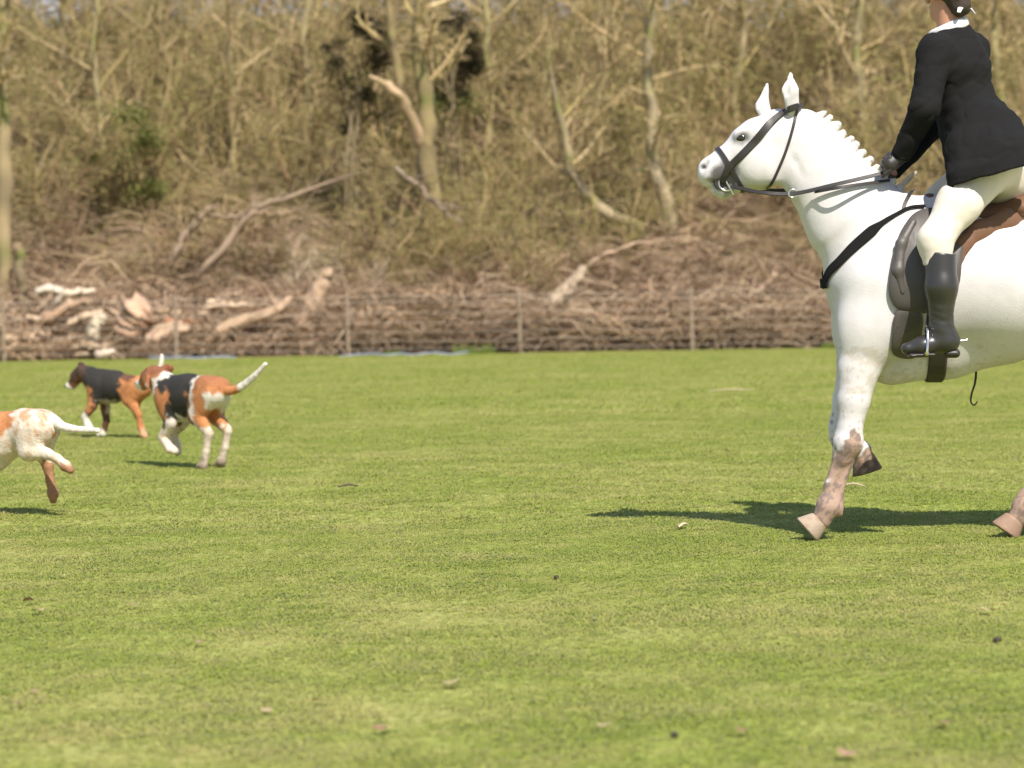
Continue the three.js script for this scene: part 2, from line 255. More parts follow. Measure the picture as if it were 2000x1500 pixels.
// ---------------------------------------------------------------- the bank behind the fence
{
  const B = new Bag(), xs = [], zs = []; for (let x = -22; x <= 22; x += 0.22) xs.push(x); xs.unshift(-200, -80, -40); xs.push(40, 80, 200);
  for (let z = -FENCE - 0.3; z > -76; z -= 0.22) zs.push(z); zs.push(-85, -100, -140, -200, -300);
  const n = xs.length;
  for (const z of zs) for (const x of xs) { const d = -z - FENCE; B.p.push(x, bankY(x, z) - (d < 0.6 ? 0.01 : 0), z); const m = fbm(x * 0.9, z * 0.9, 9), f = fbm(x * 4, z * 4, 3); let c = mix3([0.20, 0.13, 0.078], [0.29, 0.205, 0.13], clamp(0.5 + f * 1.4)); if (m > 0.06) c = mix3(c, [0.12, 0.13, 0.035], clamp((m - 0.06) * 4) * 0.7); B.c.push(...c); B.uv.push(x, z); }
  for (let j = 0; j < zs.length - 1; j++) for (let i = 0; i < n - 1; i++) { const a = j * n + i; B.i.push(a, a + 1, a + n, a + 1, a + n + 1, a + n); }
  const lit = grain(512, (u, v) => { const k = 0.7 + tileNoise(u, v, 16, 6) * 0.9 + tileNoise(u, v, 50, 2) * 0.6; return [k, k * 0.97, k * 0.92]; }, false); lit.repeat.set(0.5, 0.5);
  tag(mesh('bank', B.build(), new THREE.MeshStandardMaterial({ vertexColors: true, roughness: 0.95, map: lit, bumpMap: lit, bumpScale: 0.06 })), 'leaf-littered earth bank rising behind the fence', 'bank', null, 'structure');
}
// ---------------------------------------------------------------- the wood: shrubs, trees, brushwood, fallen timber
const barks = [[0.42, 0.31, 0.165], [0.32, 0.215, 0.12], [0.51, 0.39, 0.225], [0.355, 0.28, 0.12], [0.44, 0.295, 0.185]];
function grow(B, LB, r, p, dir, len, rad, level, o) {   // one branch and what springs from it
  const n = level === 0 ? 6 : level === 1 ? 5 : 3, pts = [p.clone()], d = dir.clone(), q = p.clone();
  for (let i = 0; i < n; i++) { d.add(V((r() - 0.5) * o.wander, (r() - 0.5) * o.wander * 0.7 + o.lift * (level ? 0.5 : 1), (r() - 0.5) * o.wander)).normalize(); q.addScaledVector(d, len / n); pts.push(q.clone()); }
  const base = o.tone[Math.floor(r() * o.tone.length)], k = 0.75 + r() * 0.5, c = base.map((v) => v * k);
  B[Math.min(level, B.length - 1)].tube(pts, pts.map((_, i) => lerp(rad, rad * 0.45, i / n)), level === 0 ? 6 : 3, c, { cap: false });
  if (level >= o.levels) { if (LB && o.leaf) for (let i = 0; i < o.leaf; i++) { const a = pts[1 + Math.floor(r() * n)], e = 0.02 + r() * 0.03, u = V(r() - 0.5, r() - 0.5, r() - 0.5).normalize().multiplyScalar(e), w = V(r() - 0.5, r() - 0.5, r() - 0.5).normalize().multiplyScalar(e * 0.6), cc = mix3(o.green[0], o.green[1], r()); LB.tri(a, a.clone().add(u).add(w), a.clone().add(u).sub(w), cc); } return; }
  const kids = o.kids[level];
  for (let i = 0; i < kids; i++) { const f = o.from[level] + (1 - o.from[level]) * (i + r()) / kids, j = Math.min(n - 1, Math.floor(f * n)), a = pts[j].clone().lerp(pts[j + 1], f * n - j), t = pts[j + 1].clone().sub(pts[j]).normalize(), s = V(r() - 0.5, (r() - 0.5) * 0.8 + 0.1, r() - 0.5).normalize(); grow(B, LB, r, a, t.multiplyScalar(0.55).add(s.multiplyScalar(o.spread)).normalize(), len * lerp(o.ratio * 0.6, o.ratio * 1.2, r()) * (1 - f * 0.35), Math.max(0.0028, rad * 0.42), level + 1, o); }
}
const olive = [[0.22, 0.205, 0.07], [0.32, 0.27, 0.11]], lush = [[0.21, 0.225, 0.065], [0.30, 0.28, 0.10]];
function shrubProto(seed, h, o) {
  const r = rng(seed), B = [new Bag(), new Bag()], LB = new Bag(), stems = o.stems ?? 8;
  for (let i = 0; i < stems; i++) { const a = i / stems * 6.283 + r(), t = 0.15 + r() * (o.splay ?? 0.7); grow(B, LB, r, V(Math.cos(a) * 0.15 * r(), -0.05, Math.sin(a) * 0.15 * r()), V(Math.cos(a) * t, 1, Math.sin(a) * t).normalize(), h * (0.65 + r() * 0.45), o.rad ?? 0.022, 0, o); }
  return { stems: B[0].build(), twigs: B[1].build(), leaves: LB.p.length ? LB.build() : null };
}
const bushy = { wander: 0.5, lift: 0.02, levels: 3, kids: [7, 5, 4], from: [0.15, 0.15, 0.1], spread: 0.95, ratio: 0.5, tone: barks, leaf: 2, green: olive };
const protos = [
  shrubProto(1, 2.3, bushy), shrubProto(2, 2.0, { ...bushy, splay: 1.1, leaf: 1, tone: [barks[1], barks[4], barks[0]] }), shrubProto(3, 2.6, { ...bushy, splay: 0.45, green: lush, leaf: 2, tone: [barks[3], barks[0]] }),
  shrubProto(4, 1.5, { ...bushy, splay: 1.5, lift: -0.05, leaf: 0, stems: 11, tone: [barks[4], barks[1], [0.3, 0.21, 0.15]], rad: 0.014 }), shrubProto(5, 2.4, { ...bushy, splay: 0.8, leaf: 3 }),
];
const shrubGroups = ['olive-budded shrubs', 'leafless brown shrubs', 'greening shrubs', 'low brown stem heaps', 'dense olive shrubs'];
const marks = [[0, 'the tall pale left trunk'], [110, 'the stump by the left edge'], [240, 'the big cut stump block'], [370, 'the thick broken branch'], [500, 'the long slanting branch'], [620, 'the pale root stump'], [720, 'the dark hollow'], [830, 'the forked mossy tree'], [930, 'the green grass clump'], [1030, 'the tilted root plate'], [1120, 'the bowed thin tree'], [1210, 'the bowed tree\'s foot'], [1280, 'the slim pale-barked tree'], [1380, 'the horse\'s muzzle'], [1460, 'the horse\'s cheek'], [1550, 'the horse\'s ears'], [1650, 'the horse\'s neck'], [1760, 'the rider\'s hands'], [1850, 'the rider\'s collar'], [1950, 'the rider\'s back']];
const nearMark = (px) => marks.reduce((a, m) => Math.abs(m[0] - px) < Math.abs(a[0] - px) ? m : a)[1];
const usedLabels = new Map(), order = ['', 'nearer ', 'second ', 'third ', 'fourth ', 'fifth ', 'sixth '];
const kindWords = ['tangled olive-budded shrub', 'spreading leafless brown shrub', 'upright greening shrub', 'low arching brown stem heap', 'dense olive-twigged shrub'];
function shrubLabel(k, x, z) { const d = -z - FENCE, row = d < 3.4 ? 'at the bank foot' : d < 4.9 ? 'low on the bank' : d < 6.9 ? 'on the lower bank' : d < 9.5 ? 'halfway up the bank' : d < 13 ? 'high on the bank' : d < 17.5 ? 'near the bank top' : 'on the bank crest'; return kindWords[k] + ' ' + row + ', above ' + nearMark(1000 + x * LENS / -z); }
function shrub(k, x, z, s, ry) {
  let k0 = k; for (let t = 0; t < 5 && usedLabels.has(shrubLabel(k, x, z)); t++) k = (k + 1) % 5; if (usedLabels.has(shrubLabel(k, x, z))) k = k0; usedLabels.set(shrubLabel(k, x, z), 1);
  const g = thing('shrub', V(x, bankY(x, z) - 0.05, z), shrubLabel(k, x, z), 'shrub', shrubGroups[k]); g.rotation.y = ry; g.scale.set(s, s * 1.02, s);
  mesh('stems', protos[k].stems, M.twig, g); mesh('twigs', protos[k].twigs, M.twig, g); if (protos[k].leaves) mesh('leaves', protos[k].leaves, M.leaf, g);
}
{
  const r = rng(31);
  for (const [d, n, s0, s1, ks] of [[2.6, 15, 0.45, 0.95, [3, 3, 1]], [4.0, 18, 0.6, 1.1, [3, 3, 1, 1]], [5.4, 18, 0.8, 1.25, [3, 1, 0, 4, 1]], [8.0, 16, 1.0, 1.4, [0, 4, 2, 1, 4]], [11, 16, 1.1, 1.5, [0, 2, 4, 4]], [15, 16, 1.2, 1.7, [0, 4, 2]], [20, 15, 1.4, 1.9, [0, 4, 2]], [26, 16, 1.6, 2.2, [0, 4, 4]]]) {
    const w = (FENCE + d) * 0.225 + 1.2;
    for (let i = 0; i < n; i++) { const x = lerp(-w, w, (i + 0.2 + r() * 0.6) / n), z = -(FENCE + d + (r() - 0.5) * 1.6); const px = 1000 + x * LENS / -z; if (px < 620 && d < 3) continue; if (d < 12 && d > 5 && px > 650 && px < 740) continue; shrub(ks[Math.floor(r() * ks.length)], x, z, lerp(s0, s1, r()), r() * 6.28); }
  }
}
// trees: trunks traced where they stand, each with its own limbs and crown of twigs
const crownOpt = { wander: 0.42, lift: 0.05, levels: 2, kids: [9, 7], from: [0.1, 0.1], spread: 0.9, ratio: 0.5, tone: [barks[0], barks[2], barks[3]], leaf: 2, green: olive };
function tree(label, dist, trunk, rad, o = {}) {
  const r = rng(o.seed ?? Math.round(dist * 100 + trunk[0][0])), pts = trunk.map(([x, y, e = 0]) => at(x, y, dist + e)), foot = pts[0].clone(), gy = bankY(foot.x, foot.z); foot.y = gy - 0.1;
  if (pts[0].y > gy) pts.unshift(foot); const org = V(pts[0].x, Math.max(gy, 0), pts[0].z), g = thing(o.name ?? 'tree', org, label, o.category ?? 'tree', o.group), loc = (q) => q.clone().sub(org);
  const P = curve(pts, 26).map(loc), R = along(rad, 26), tone = o.tone ?? [0.29, 0.24, 0.13], tb = new Bag();
  const bark = (a, b, s) => { const n = fbm(s.x * 5, s.y * 3, s.z * 5 + dist); return n > 0.08 ? mix3(tone, [0.17, 0.17, 0.05], clamp((n - 0.08) * 6) * 0.9) : tone.map((v) => v * (1 + n * 1.6)); };
  P.forEach((q, i) => q.add(V(noise(i * 0.5, dist, 2), 0, noise(i * 0.5, dist, 6)).multiplyScalar(0.07 * Math.min(1, i / 3))));
  tb.tube(P, R.map((v, i) => v * (1 + 0.18 * noise(i * 0.7, dist, 3))), 12, bark, { rough: 0.35, seed: dist });
  mesh('trunk', tb.build(), M.bark, g);
  const lb = new Bag(), tw = [new Bag(), new Bag()], LB = new Bag();
  for (const [lp, lr, lt] of o.limbs ?? []) { const q = curve(lp.map(([x, y, e = 0]) => loc(at(x, y, dist + e))), 14); const one = new Bag(); one.tube(q, along(lr, 14), 8, lt ? (a, b, s) => { const n = noise(s.x * 9, s.y * 9, s.z * 9); return n > 0.12 ? mix3(lt, tone, 0.8) : lt.map((v) => v * (1 + n * 0.5)); } : bark, { rough: lt ? 0.7 : 0.35, seed: lr[0] * 31 + lp[0][0] }); mesh('limb', one.build(), M.bark, g); }
  const n = o.crown ?? 10;
  for (let i = 0; i < n; i++) { const f = lerp(o.crownFrom ?? 0.3, 1, (i + r()) / n), k = Math.min(25, Math.floor(f * 26)), a = P[k].clone(), an = r() * 6.283; grow(tw, LB, r, a, V(Math.cos(an), 0.25 + r() * 0.8, Math.sin(an)).normalize(), (o.reach ?? 1.6) * (0.6 + r() * 0.7), Math.max(0.012, R[k] * 0.35), 0, { ...crownOpt, ...(o.opt ?? {}) }); }
  if (n) { const cr = mesh('crown', mergeGeometries([tw[0].build(), tw[1].build()]), M.twig, g); if (LB.p.length) mesh('leaves', LB.build(), M.leaf, cr); }
  return g;
}
{ // pale twiggy mound in front of the thicket
  const q = shrubProto(9, 2.1, { ...bushy, splay: 1.2, leaf: 0, stems: 12, tone: [[0.55, 0.43, 0.3], [0.48, 0.36, 0.25], [0.6, 0.49, 0.36]], rad: 0.016 }), x = (650 - 1000) * 48.4 / LENS, g = thing('shrub', V(x, bankY(x, -48.4) - 0.05, -48.4), 'pale beige twiggy mound above the pale root stump', 'shrub');
  g.scale.set(1.1, 0.95, 0.8); mesh('stems', q.stems, M.twig, g); mesh('twigs', q.twigs, M.twig, g);
}
const pale = [0.46, 0.31, 0.2], torn = [0.46, 0.32, 0.2];
tree('forked mossy tree with a torn pale limb in the wood', 50.0, [[850, 440], [832, 300], [835, 220], [818, 110], [822, 0], [830, -140]], [0.22, 0.21, 0.18, 0.15, 0.13, 0.1], { tone: [0.27, 0.205, 0.1], limbs: [[[[828, 290], [800, 225, -0.3], [782, 190, -0.5], [752, 165, -0.6], [720, 148, -0.7]], [0.12, 0.11, 0.1, 0.08, 0.03], torn], [[[782, 195], [778, 140], [765, 60], [752, -60]], [0.1, 0.1, 0.09, 0.07]], [[[760, 172], [742, 160], [730, 178]], [0.06, 0.05, 0.02], torn]], crown: 12, crownFrom: 0.55 });
tree('slim pale-barked tree rising behind the horse\'s head', 51, [[1300, 385], [1278, 330], [1272, 220], [1265, 130], [1272, 20], [1265, -120]], [0.15, 0.14, 0.12, 0.11, 0.1, 0.08], { tone: [0.34, 0.27, 0.17], limbs: [[[[1278, 335], [1262, 330], [1240, 335]], [0.07, 0.06, 0.03]]], crown: 10, crownFrom: 0.4 });
tree('thin leaning tree with a bowed foot in mid thicket', 50.5, [[1245, 448], [1190, 420], [1150, 388], [1120, 340], [1108, 290], [1085, 200], [1075, 90]], [0.13, 0.12, 0.11, 0.1, 0.09, 0.07, 0.05], { tone: [0.32, 0.25, 0.15], crown: 8, crownFrom: 0.5 });
tree('tall pale trunk at the left edge of the wood', 48.6, [[8, 640], [6, 480], [10, 300], [4, 140], [8, -80]], [0.15, 0.14, 0.14, 0.13, 0.11], { tone: [0.31, 0.235, 0.13], crown: 7, crownFrom: 0.5, reach: 1.2 });
tree('broken dark stump with a pale top near the left edge', 48.2, [[46, 640], [44, 560], [36, 485]], [0.13, 0.12, 0.10], { name: 'tree_stump', category: 'stump', tone: [0.2, 0.15, 0.09], crown: 0, limbs: [[[[36, 490], [33, 474]], [0.1, 0.07], torn]] });
[[200, 54, 0.1, 'faint straight trunk among green twigs towards the left'], [452, 55.5, 0.13, 'straight trunk rising through the upper left thicket'], [600, 58, 0.12, 'half-hidden trunk left of the dark hollow'], [960, 56.5, 0.11, 'slender trunk right of the forked mossy tree'], [1060, 60, 0.13, 'dim trunk in the upper middle of the wood'], [1440, 57, 0.12, 'trunk above the horse\'s muzzle in the wood'], [1600, 60, 0.12, 'dim trunk behind the horse\'s crest in the wood'], [1690, 54.5, 0.15, 'olive trunk between the horse\'s neck and the rider'], [1960, 56, 0.14, 'brown trunk behind the rider\'s back'], [120, 61, 0.13, 'dim trunk in the upper left of the wood'], [330, 60, 0.12, 'dim trunk beneath the pale sky gap'], [1180, 57.5, 0.12, 'slim trunk left of the pale-barked tree'], [1350, 62, 0.13, 'far trunk above and left of the horse\'s ears'], [1830, 61, 0.13, 'far trunk beside the rider\'s head'], [730, 63, 0.13, 'far trunk behind the dark hollow']].forEach(([x, d, rad, label], i) => {
  const r = rng(400 + i), j = () => (r() - 0.5) * 40; const gx = (x - 1000) * d / LENS, gy = bankY(gx, -d), py = 560 - (gy - EYE) * LENS / d;
  tree(label, d, [[x + j() * 0.5, py + 5], [x + j() * 0.4, lerp(py, -150, 0.3)], [x + j(), lerp(py, -150, 0.6)], [x + j(), -60], [x + j(), -170 - r() * 80]], [rad * 0.95, rad * 0.75, rad * 0.65, rad * 0.5, rad * 0.35], { crown: 22, crownFrom: 0.16, reach: 2.1, seed: 900 + i, tone: mix3(barks[i % 5], [0.3, 0.26, 0.14], 0.5), opt: { leaf: i % 3 === 0 ? 3 : 1 } });
});
// added near-black leaf clumps on bare stems, standing in for the hollows' shade
for (const [x, y, d, sc, seed, label] of [[695, 185, 51.4, 1, 66, 'added dark leaf clump standing for shade in the hollow left of the forked tree'], [892, 140, 52.6, 0.75, 67, 'small added dark leaf clump standing for shade right of the forked mossy tree']]) {
  const r = rng(seed), p = at(x, y, d), gy = bankY(p.x, p.z), g = thing('shade_clump', V(p.x, gy, p.z), label, 'tree'), S = new Bag(), B = new Bag(), h = p.y - gy, tone = [0.22, 0.17, 0.1];
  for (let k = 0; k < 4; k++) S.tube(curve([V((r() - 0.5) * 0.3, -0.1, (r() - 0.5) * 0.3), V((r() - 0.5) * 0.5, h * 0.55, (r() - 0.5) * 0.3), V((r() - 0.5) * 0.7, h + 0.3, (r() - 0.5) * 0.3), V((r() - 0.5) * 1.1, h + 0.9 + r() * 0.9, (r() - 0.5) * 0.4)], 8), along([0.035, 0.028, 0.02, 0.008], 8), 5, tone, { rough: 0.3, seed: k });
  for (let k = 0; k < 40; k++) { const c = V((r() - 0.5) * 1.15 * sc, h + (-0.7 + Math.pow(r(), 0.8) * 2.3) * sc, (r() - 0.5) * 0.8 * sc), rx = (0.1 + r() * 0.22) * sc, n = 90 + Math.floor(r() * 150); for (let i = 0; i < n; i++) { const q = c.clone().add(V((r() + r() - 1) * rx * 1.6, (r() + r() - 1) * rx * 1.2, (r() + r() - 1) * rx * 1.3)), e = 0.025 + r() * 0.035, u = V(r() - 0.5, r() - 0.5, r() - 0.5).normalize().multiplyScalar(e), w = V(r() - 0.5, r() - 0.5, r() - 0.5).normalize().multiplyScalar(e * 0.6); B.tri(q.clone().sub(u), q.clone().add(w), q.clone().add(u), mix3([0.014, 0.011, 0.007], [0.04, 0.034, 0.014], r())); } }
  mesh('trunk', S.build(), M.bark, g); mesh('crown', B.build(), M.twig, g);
}
for (const [k, px, d, s] of [[4, 848, 3.4, 0.95], [0, 870, 3.6, 0.9], [1, 812, 3.5, 1.0], [2, 900, 3.9, 1.0], [4, 780, 3.9, 1.0]]) { const z = -(FENCE + d); shrub(k, (px - 1000) * -z / LENS, z, s, px); }
// fallen branches and cut timber heaped behind the wire
function timber(name, label, category, dist, pts, rad, col, end, group) {
  const N = 18, sd = pts[0][0] * 0.013 + pts[0][1] * 0.007, fat = category === 'branch' ? 0.8 : 1.15, P = curve(pts.map(([x, y, e = 0]) => at(x, y, dist + e)), N), org = P[0].clone(), B = new Bag(), dark = col.map((v) => v * 0.5), rr = along(rad, N).map((v, i) => v * fat * (1 + 0.22 * noise(i * 0.6, sd, 4)) * (i === 0 || i === N ? 0.55 : 1)), wob = category === 'branch' ? 0.05 : 0.015;
  P.forEach((q, i) => q.sub(org).add(V(noise(i * 0.45, sd, 1), noise(i * 0.45, sd, 5), noise(i * 0.45, sd, 9)).multiplyScalar(wob * Math.min(i, 3) / 1.5)));
  const skin = (t, a, s) => { const n = fbm(s.x * 6 + sd, s.y * 6, s.z * 6 + a * 0.5); return n > 0.06 ? mix3(col, dark, clamp(n * 6 - 0.3)) : col.map((v) => v * (1 + n * 0.7)); };
  B.tube(P, rr, 9, skin, { rough: 0.45, seed: sd });
  if (category === 'branch') { const r = rng(Math.round(sd * 1000)), L = P[N].length(); for (let k = 0; k < Math.round(3 + L * 4); k++) { const i = 2 + Math.floor(r() * (N - 2)), d = P[i].clone().sub(P[i - 1]).normalize().addScaledVector(V(r() - 0.5, r() - 0.25, r() - 0.5), 1.8).normalize(), l = 0.15 + r() * 0.5, m = P[i].clone().addScaledVector(d, l * 0.5).add(V((r() - 0.5) * 0.08, (r() - 0.5) * 0.08, 0)), e = P[i].clone().addScaledVector(d, l).add(V((r() - 0.5) * 0.12, (r() - 0.5) * 0.14, 0)); B.tube([P[i].clone(), m, e], [Math.max(0.006, rr[i] * 0.35), Math.max(0.005, rr[i] * 0.25), 0.003], 4, skin); } }
  const m = mesh(name, B.build(), M.bark); m.position.copy(org); return tag(m, label, category, group);
}
const cutw = [0.60, 0.44, 0.30], straw = [0.47, 0.33, 0.22], dull = [0.32, 0.23, 0.155];
timber('fallen_branch', 'long forked fallen branch slanting up from the heap at left', 'branch', 48.8, [[385, 540], [430, 490], [470, 440], [510, 405], [580, 380], [700, 335]], [0.09, 0.1, 0.09, 0.08, 0.05, 0.025], dull);
timber('fallen_branch', 'short spur off the long slanting fallen branch', 'branch', 48.7, [[498, 418], [540, 414], [578, 412]], [0.03, 0.025, 0.012], straw);
timber('fallen_branch', 'thick broken branch left of the long slanting one', 'branch', 48.9, [[335, 512], [362, 462], [395, 422], [415, 400]], [0.09, 0.08, 0.07, 0.05], dull);
timber('fallen_branch', 'branch lying level between the two slanting ones', 'branch', 49, [[400, 420], [450, 424], [500, 402], [540, 392]], [0.04, 0.04, 0.035, 0.02], dull);
timber('fallen_branch', 'grey-pink fallen bough slanting down in mid thicket', 'branch', 49.0, [[770, 325], [820, 370], [860, 405], [900, 440]], [0.07, 0.07, 0.06, 0.04], [0.26, 0.195, 0.14]);
timber('fallen_branch', 'pale branch pointing up right beneath the bowed tree', 'branch', 48.4, [[1150, 515], [1200, 495], [1240, 482], [1285, 466]], [0.05, 0.045, 0.04, 0.03], straw);
timber('split_log', 'curled white split log at the left end of the heap', 'log', 46.81, [[70, 572], [95, 564], [118, 572], [110, 596]], [0.07, 0.08, 0.07, 0.04], [0.62, 0.52, 0.42]);
timber('split_log', 'bright flat split log beside the curled white one', 'log', 46.76, [[122, 574], [155, 571], [186, 569]], [0.06, 0.07, 0.035], [0.68, 0.55, 0.42]);
timber('split_log', 'pale pole leaning towards the upright white log', 'log', 46.59, [[132, 634], [165, 618], [202, 610]], [0.05, 0.06, 0.045], cutw);
timber('split_log', 'stout whitish log standing on end in the heap', 'log', 46.54, [[176, 676], [184, 645], [200, 614]], [0.13, 0.12, 0.1], [0.62, 0.52, 0.38]);
timber('tree_stump', 'big freshly cut orange-pale stump block in the heap', 'stump', 46.70, [[246, 662], [256, 632], [272, 606], [284, 592]], [0.2, 0.25, 0.27, 0.18], [0.62, 0.40, 0.27]);
timber('split_log', 'orange-pale wedge of wood right of the big stump block', 'log', 46.54, [[285, 668], [325, 652], [374, 640]], [0.13, 0.11, 0.05], [0.6, 0.42, 0.29]);
timber('split_log', 'long peeled pole slanting up right in the heap', 'log', 46.54, [[402, 670], [440, 642], [490, 622], [545, 604], [570, 580]], [0.11, 0.1, 0.1, 0.08, 0.05], [0.5, 0.34, 0.22]);
timber('split_log', 'thin bleached pole lying level in the heap', 'log', 46.86, [[400, 601], [450, 596], [502, 596]], [0.035, 0.045, 0.02], cutw);
timber('tree_stump', 'pale root stump at the right end of the heap', 'stump', 46.81, [[585, 645], [605, 606], [628, 560], [640, 522]], [0.24, 0.2, 0.14, 0.1], [0.42, 0.29, 0.19]);
timber('split_log', 'rusty log end just above the orange-pale wedge', 'log', 46.70, [[322, 626], [352, 630], [380, 628]], [0.05, 0.06, 0.04], [0.42, 0.19, 0.1]);
timber('split_log', 'white chip of wood on the grass edge behind the hounds', 'log', 45.9, [[188, 694], [206, 690], [226, 686]], [0.07, 0.07, 0.03], [0.66, 0.53, 0.42]);
timber('split_log', 'small pale offcut on the grass edge left of the white chip', 'log', 46.15, [[148, 694], [162, 692], [172, 690]], [0.03, 0.035, 0.02], cutw);
timber('tree_stump', 'grey-tan root plate leaning in the middle brushwood', 'stump', 47.03, [[1072, 608], [1090, 585], [1120, 556], [1140, 520]], [0.13, 0.15, 0.12, 0.07], [0.42, 0.32, 0.22]);
timber('split_log', 'short pale log slanting beside the grey-tan root plate', 'log', 46.64, [[1062, 672], [1100, 656], [1140, 634]], [0.06, 0.06, 0.04], straw);
timber('split_log', 'small bleached log end behind the fence right of centre', 'log', 46.59, [[1362, 638], [1372, 620], [1378, 606]], [0.1, 0.1, 0.07], [0.5, 0.36, 0.25]);
timber('split_log', 'tan log slanting behind the fence near the horse', 'log', 46.64, [[1430, 660], [1445, 630], [1460, 600]], [0.11, 0.1, 0.07], [0.36, 0.25, 0.17]);
timber('fallen_branch', 'pale branch rising right behind the fence near the horse', 'branch', 47.2, [[1455, 585], [1490, 560], [1520, 530]], [0.05, 0.045, 0.03], straw);
timber('fallen_branch', 'branch low on the fence line beside the horse\'s chest', 'branch', 46.6, [[1510, 672], [1550, 658], [1590, 645], [1625, 636]], [0.05, 0.05, 0.04, 0.03], straw);
timber('split_log', 'pinkish log lying low right of the pale root stump', 'log', 46.54, [[665, 640], [680, 618], [692, 602]], [0.07, 0.07, 0.05], dull);
timber('split_log', 'pinkish log leaning right of centre in the brushwood', 'log', 46.59, [[735, 635], [755, 615], [772, 604]], [0.08, 0.07, 0.05], dull);
timber('split_log', 'orange root flare low at the left of the heap', 'log', 46.64, [[84, 628], [112, 612], [140, 596], [175, 585]], [0.09, 0.09, 0.06, 0.03], [0.42, 0.27, 0.17]);
{
  const r = rng(91);
  for (let i = 0; i < 96; i++) { const left = i < 58, fat = left && i % 2 ? 2.6 : 1, px = left ? r() * 640 : 640 + r() * 1360, py = 590 + r() * 88, a = (r() - 0.5) * 1.5, l = 25 + r() * 70, d = (left ? 46.1 : 46.25) + (690 - py) * 0.01 + r() * 0.3; const label = (py < 620 ? 'upper ' : py < 650 ? 'middle ' : 'low ') + (l > 60 ? 'long ' : 'short ') + (left ? 'pale heap stick ' : 'dull brushwood stick ') + (a > 0.25 ? 'tilting up' : a < -0.25 ? 'tilting down' : 'lying level') + ', below ' + nearMark(px); if (usedLabels.has(label)) continue; usedLabels.set(label, 1); timber('fallen_branch', label, 'branch', d, [[px - l / 2 * Math.cos(a), py + l / 2 * Math.sin(a) * 0.6], [px, py - 3 + r() * 6], [px + l / 2 * Math.cos(a), py - l / 2 * Math.sin(a) * 0.6]], [(0.022 + r() * 0.02) * fat, (0.02 + r() * 0.02) * fat, 0.012 * fat], mix3(left ? straw : dull, left ? cutw : [0.36, 0.26, 0.19], r()), null, left ? 'sticks in the timber heap' : 'sticks in the brushwood'); }
  // brushwood nobody could count: dead stems, bramble and trimmings under and among it all
  const wisps = (seed, n, len, tone, spread) => { const q = rng(seed), B = new Bag(); for (let i = 0; i < n; i++) { const p = V((q() - 0.5) * spread, q() * 0.3, (q() - 0.5) * spread), a = q() * 6.283, e = (q() - 0.3) * 0.8, dd = V(Math.cos(a) * Math.cos(e), Math.sin(e), Math.sin(a) * Math.cos(e)), l = len * (0.4 + q()), m = p.clone().addScaledVector(dd, l * 0.5).add(V((q() - 0.5) * 0.1, q() * 0.1, (q() - 0.5) * 0.1)), t = p.clone().addScaledVector(dd, l).add(V(0, -q() * 0.15, 0)), k = 0.6 + q() * 0.7, c = tone[Math.floor(q() * tone.length)].map((v) => v * k), rr = 0.004 + q() * 0.006; B.tube([p, m, t], [rr, rr * 0.9, rr * 0.4], 3, c, { cap: false }); } return B.build(); };
  const kinds = [wisps(1, 34, 0.7, [[0.36, 0.255, 0.175], [0.25, 0.17, 0.115], [0.5, 0.38, 0.27]], 0.6), wisps(2, 34, 0.6, [[0.42, 0.29, 0.19], [0.33, 0.21, 0.13], [0.55, 0.4, 0.28]], 0.5), wisps(3, 30, 0.9, [[0.32, 0.255, 0.145], [0.4, 0.315, 0.185], [0.26, 0.22, 0.1]], 0.8)];
  const put = [[], [], []];
  for (let i = 0; i < 1500; i++) { const x = (r() - 0.5) * 22, d = 0.55 + r() * 2.9, z = -(FENCE + d), px = 1000 + x * LENS / -z, k = px < 640 && r() < 0.7 ? 1 : 0, front = d < 1.3, heap = front ? (px < 640 ? 0.12 : 0.3) : (px < 640 ? 0.75 : 0.6) * smooth(0.3, 1.6, d) * clamp(0.55 + fbm(x * 0.55, 3, 1) * 2.6, 0.1, 1.7); if (px < 640 && d < 1.3 && r() < 0.75) continue; put[k].push([x, bankY(x, z) + r() * heap, z]); }
  for (let i = 0; i < 1500; i++) { const x = (r() - 0.5) * 24, d = 2 + r() * 5.5 * clamp(0.6 + fbm(x * 0.4, 7, 2) * 1.6, 0.15, 1.2), z = -(FENCE + d); put[0].push([x, bankY(x, z) + r() * r() * 0.8, z]); }
  for (let i = 0; i < 3000; i++) { const d = 4 + r() * 24, w = (FENCE + d) * 0.22 + 1, x = (r() * 2 - 1) * w, z = -(FENCE + d); put[r() < 0.2 ? 0 : 2].push([x, bankY(x, z) + r() * r() * 1.1, z]); }
  ['dry brown brushwood and dead stems heaped behind the fence', 'orange-tan trimmings and splinters in the timber heap', 'olive bramble and dead stems over the bank'].forEach((label, k) => { const im = new THREE.InstancedMesh(kinds[k], M.twig, put[k].length), m = new THREE.Matrix4(), q = new THREE.Quaternion(), e = new THREE.Euler(); put[k].forEach(([x, y, z], i) => { const s = 0.6 + r() * 0.9; m.compose(V(x, y, z), q.setFromEuler(e.set((r() - 0.5) * 0.7, r() * 6.283, (r() - 0.5) * 0.7)), V(s, s, s)); im.setMatrixAt(i, m); const l = 0.6 + r() * 0.75; im.setColorAt(i, new THREE.Color().setRGB(l, l * (0.95 + r() * 0.06), l * (0.88 + r() * 0.1))); }); im.name = numbered('brushwood'); shade(im); tag(im, label, 'brushwood', null, 'stuff'); scene.add(im); });
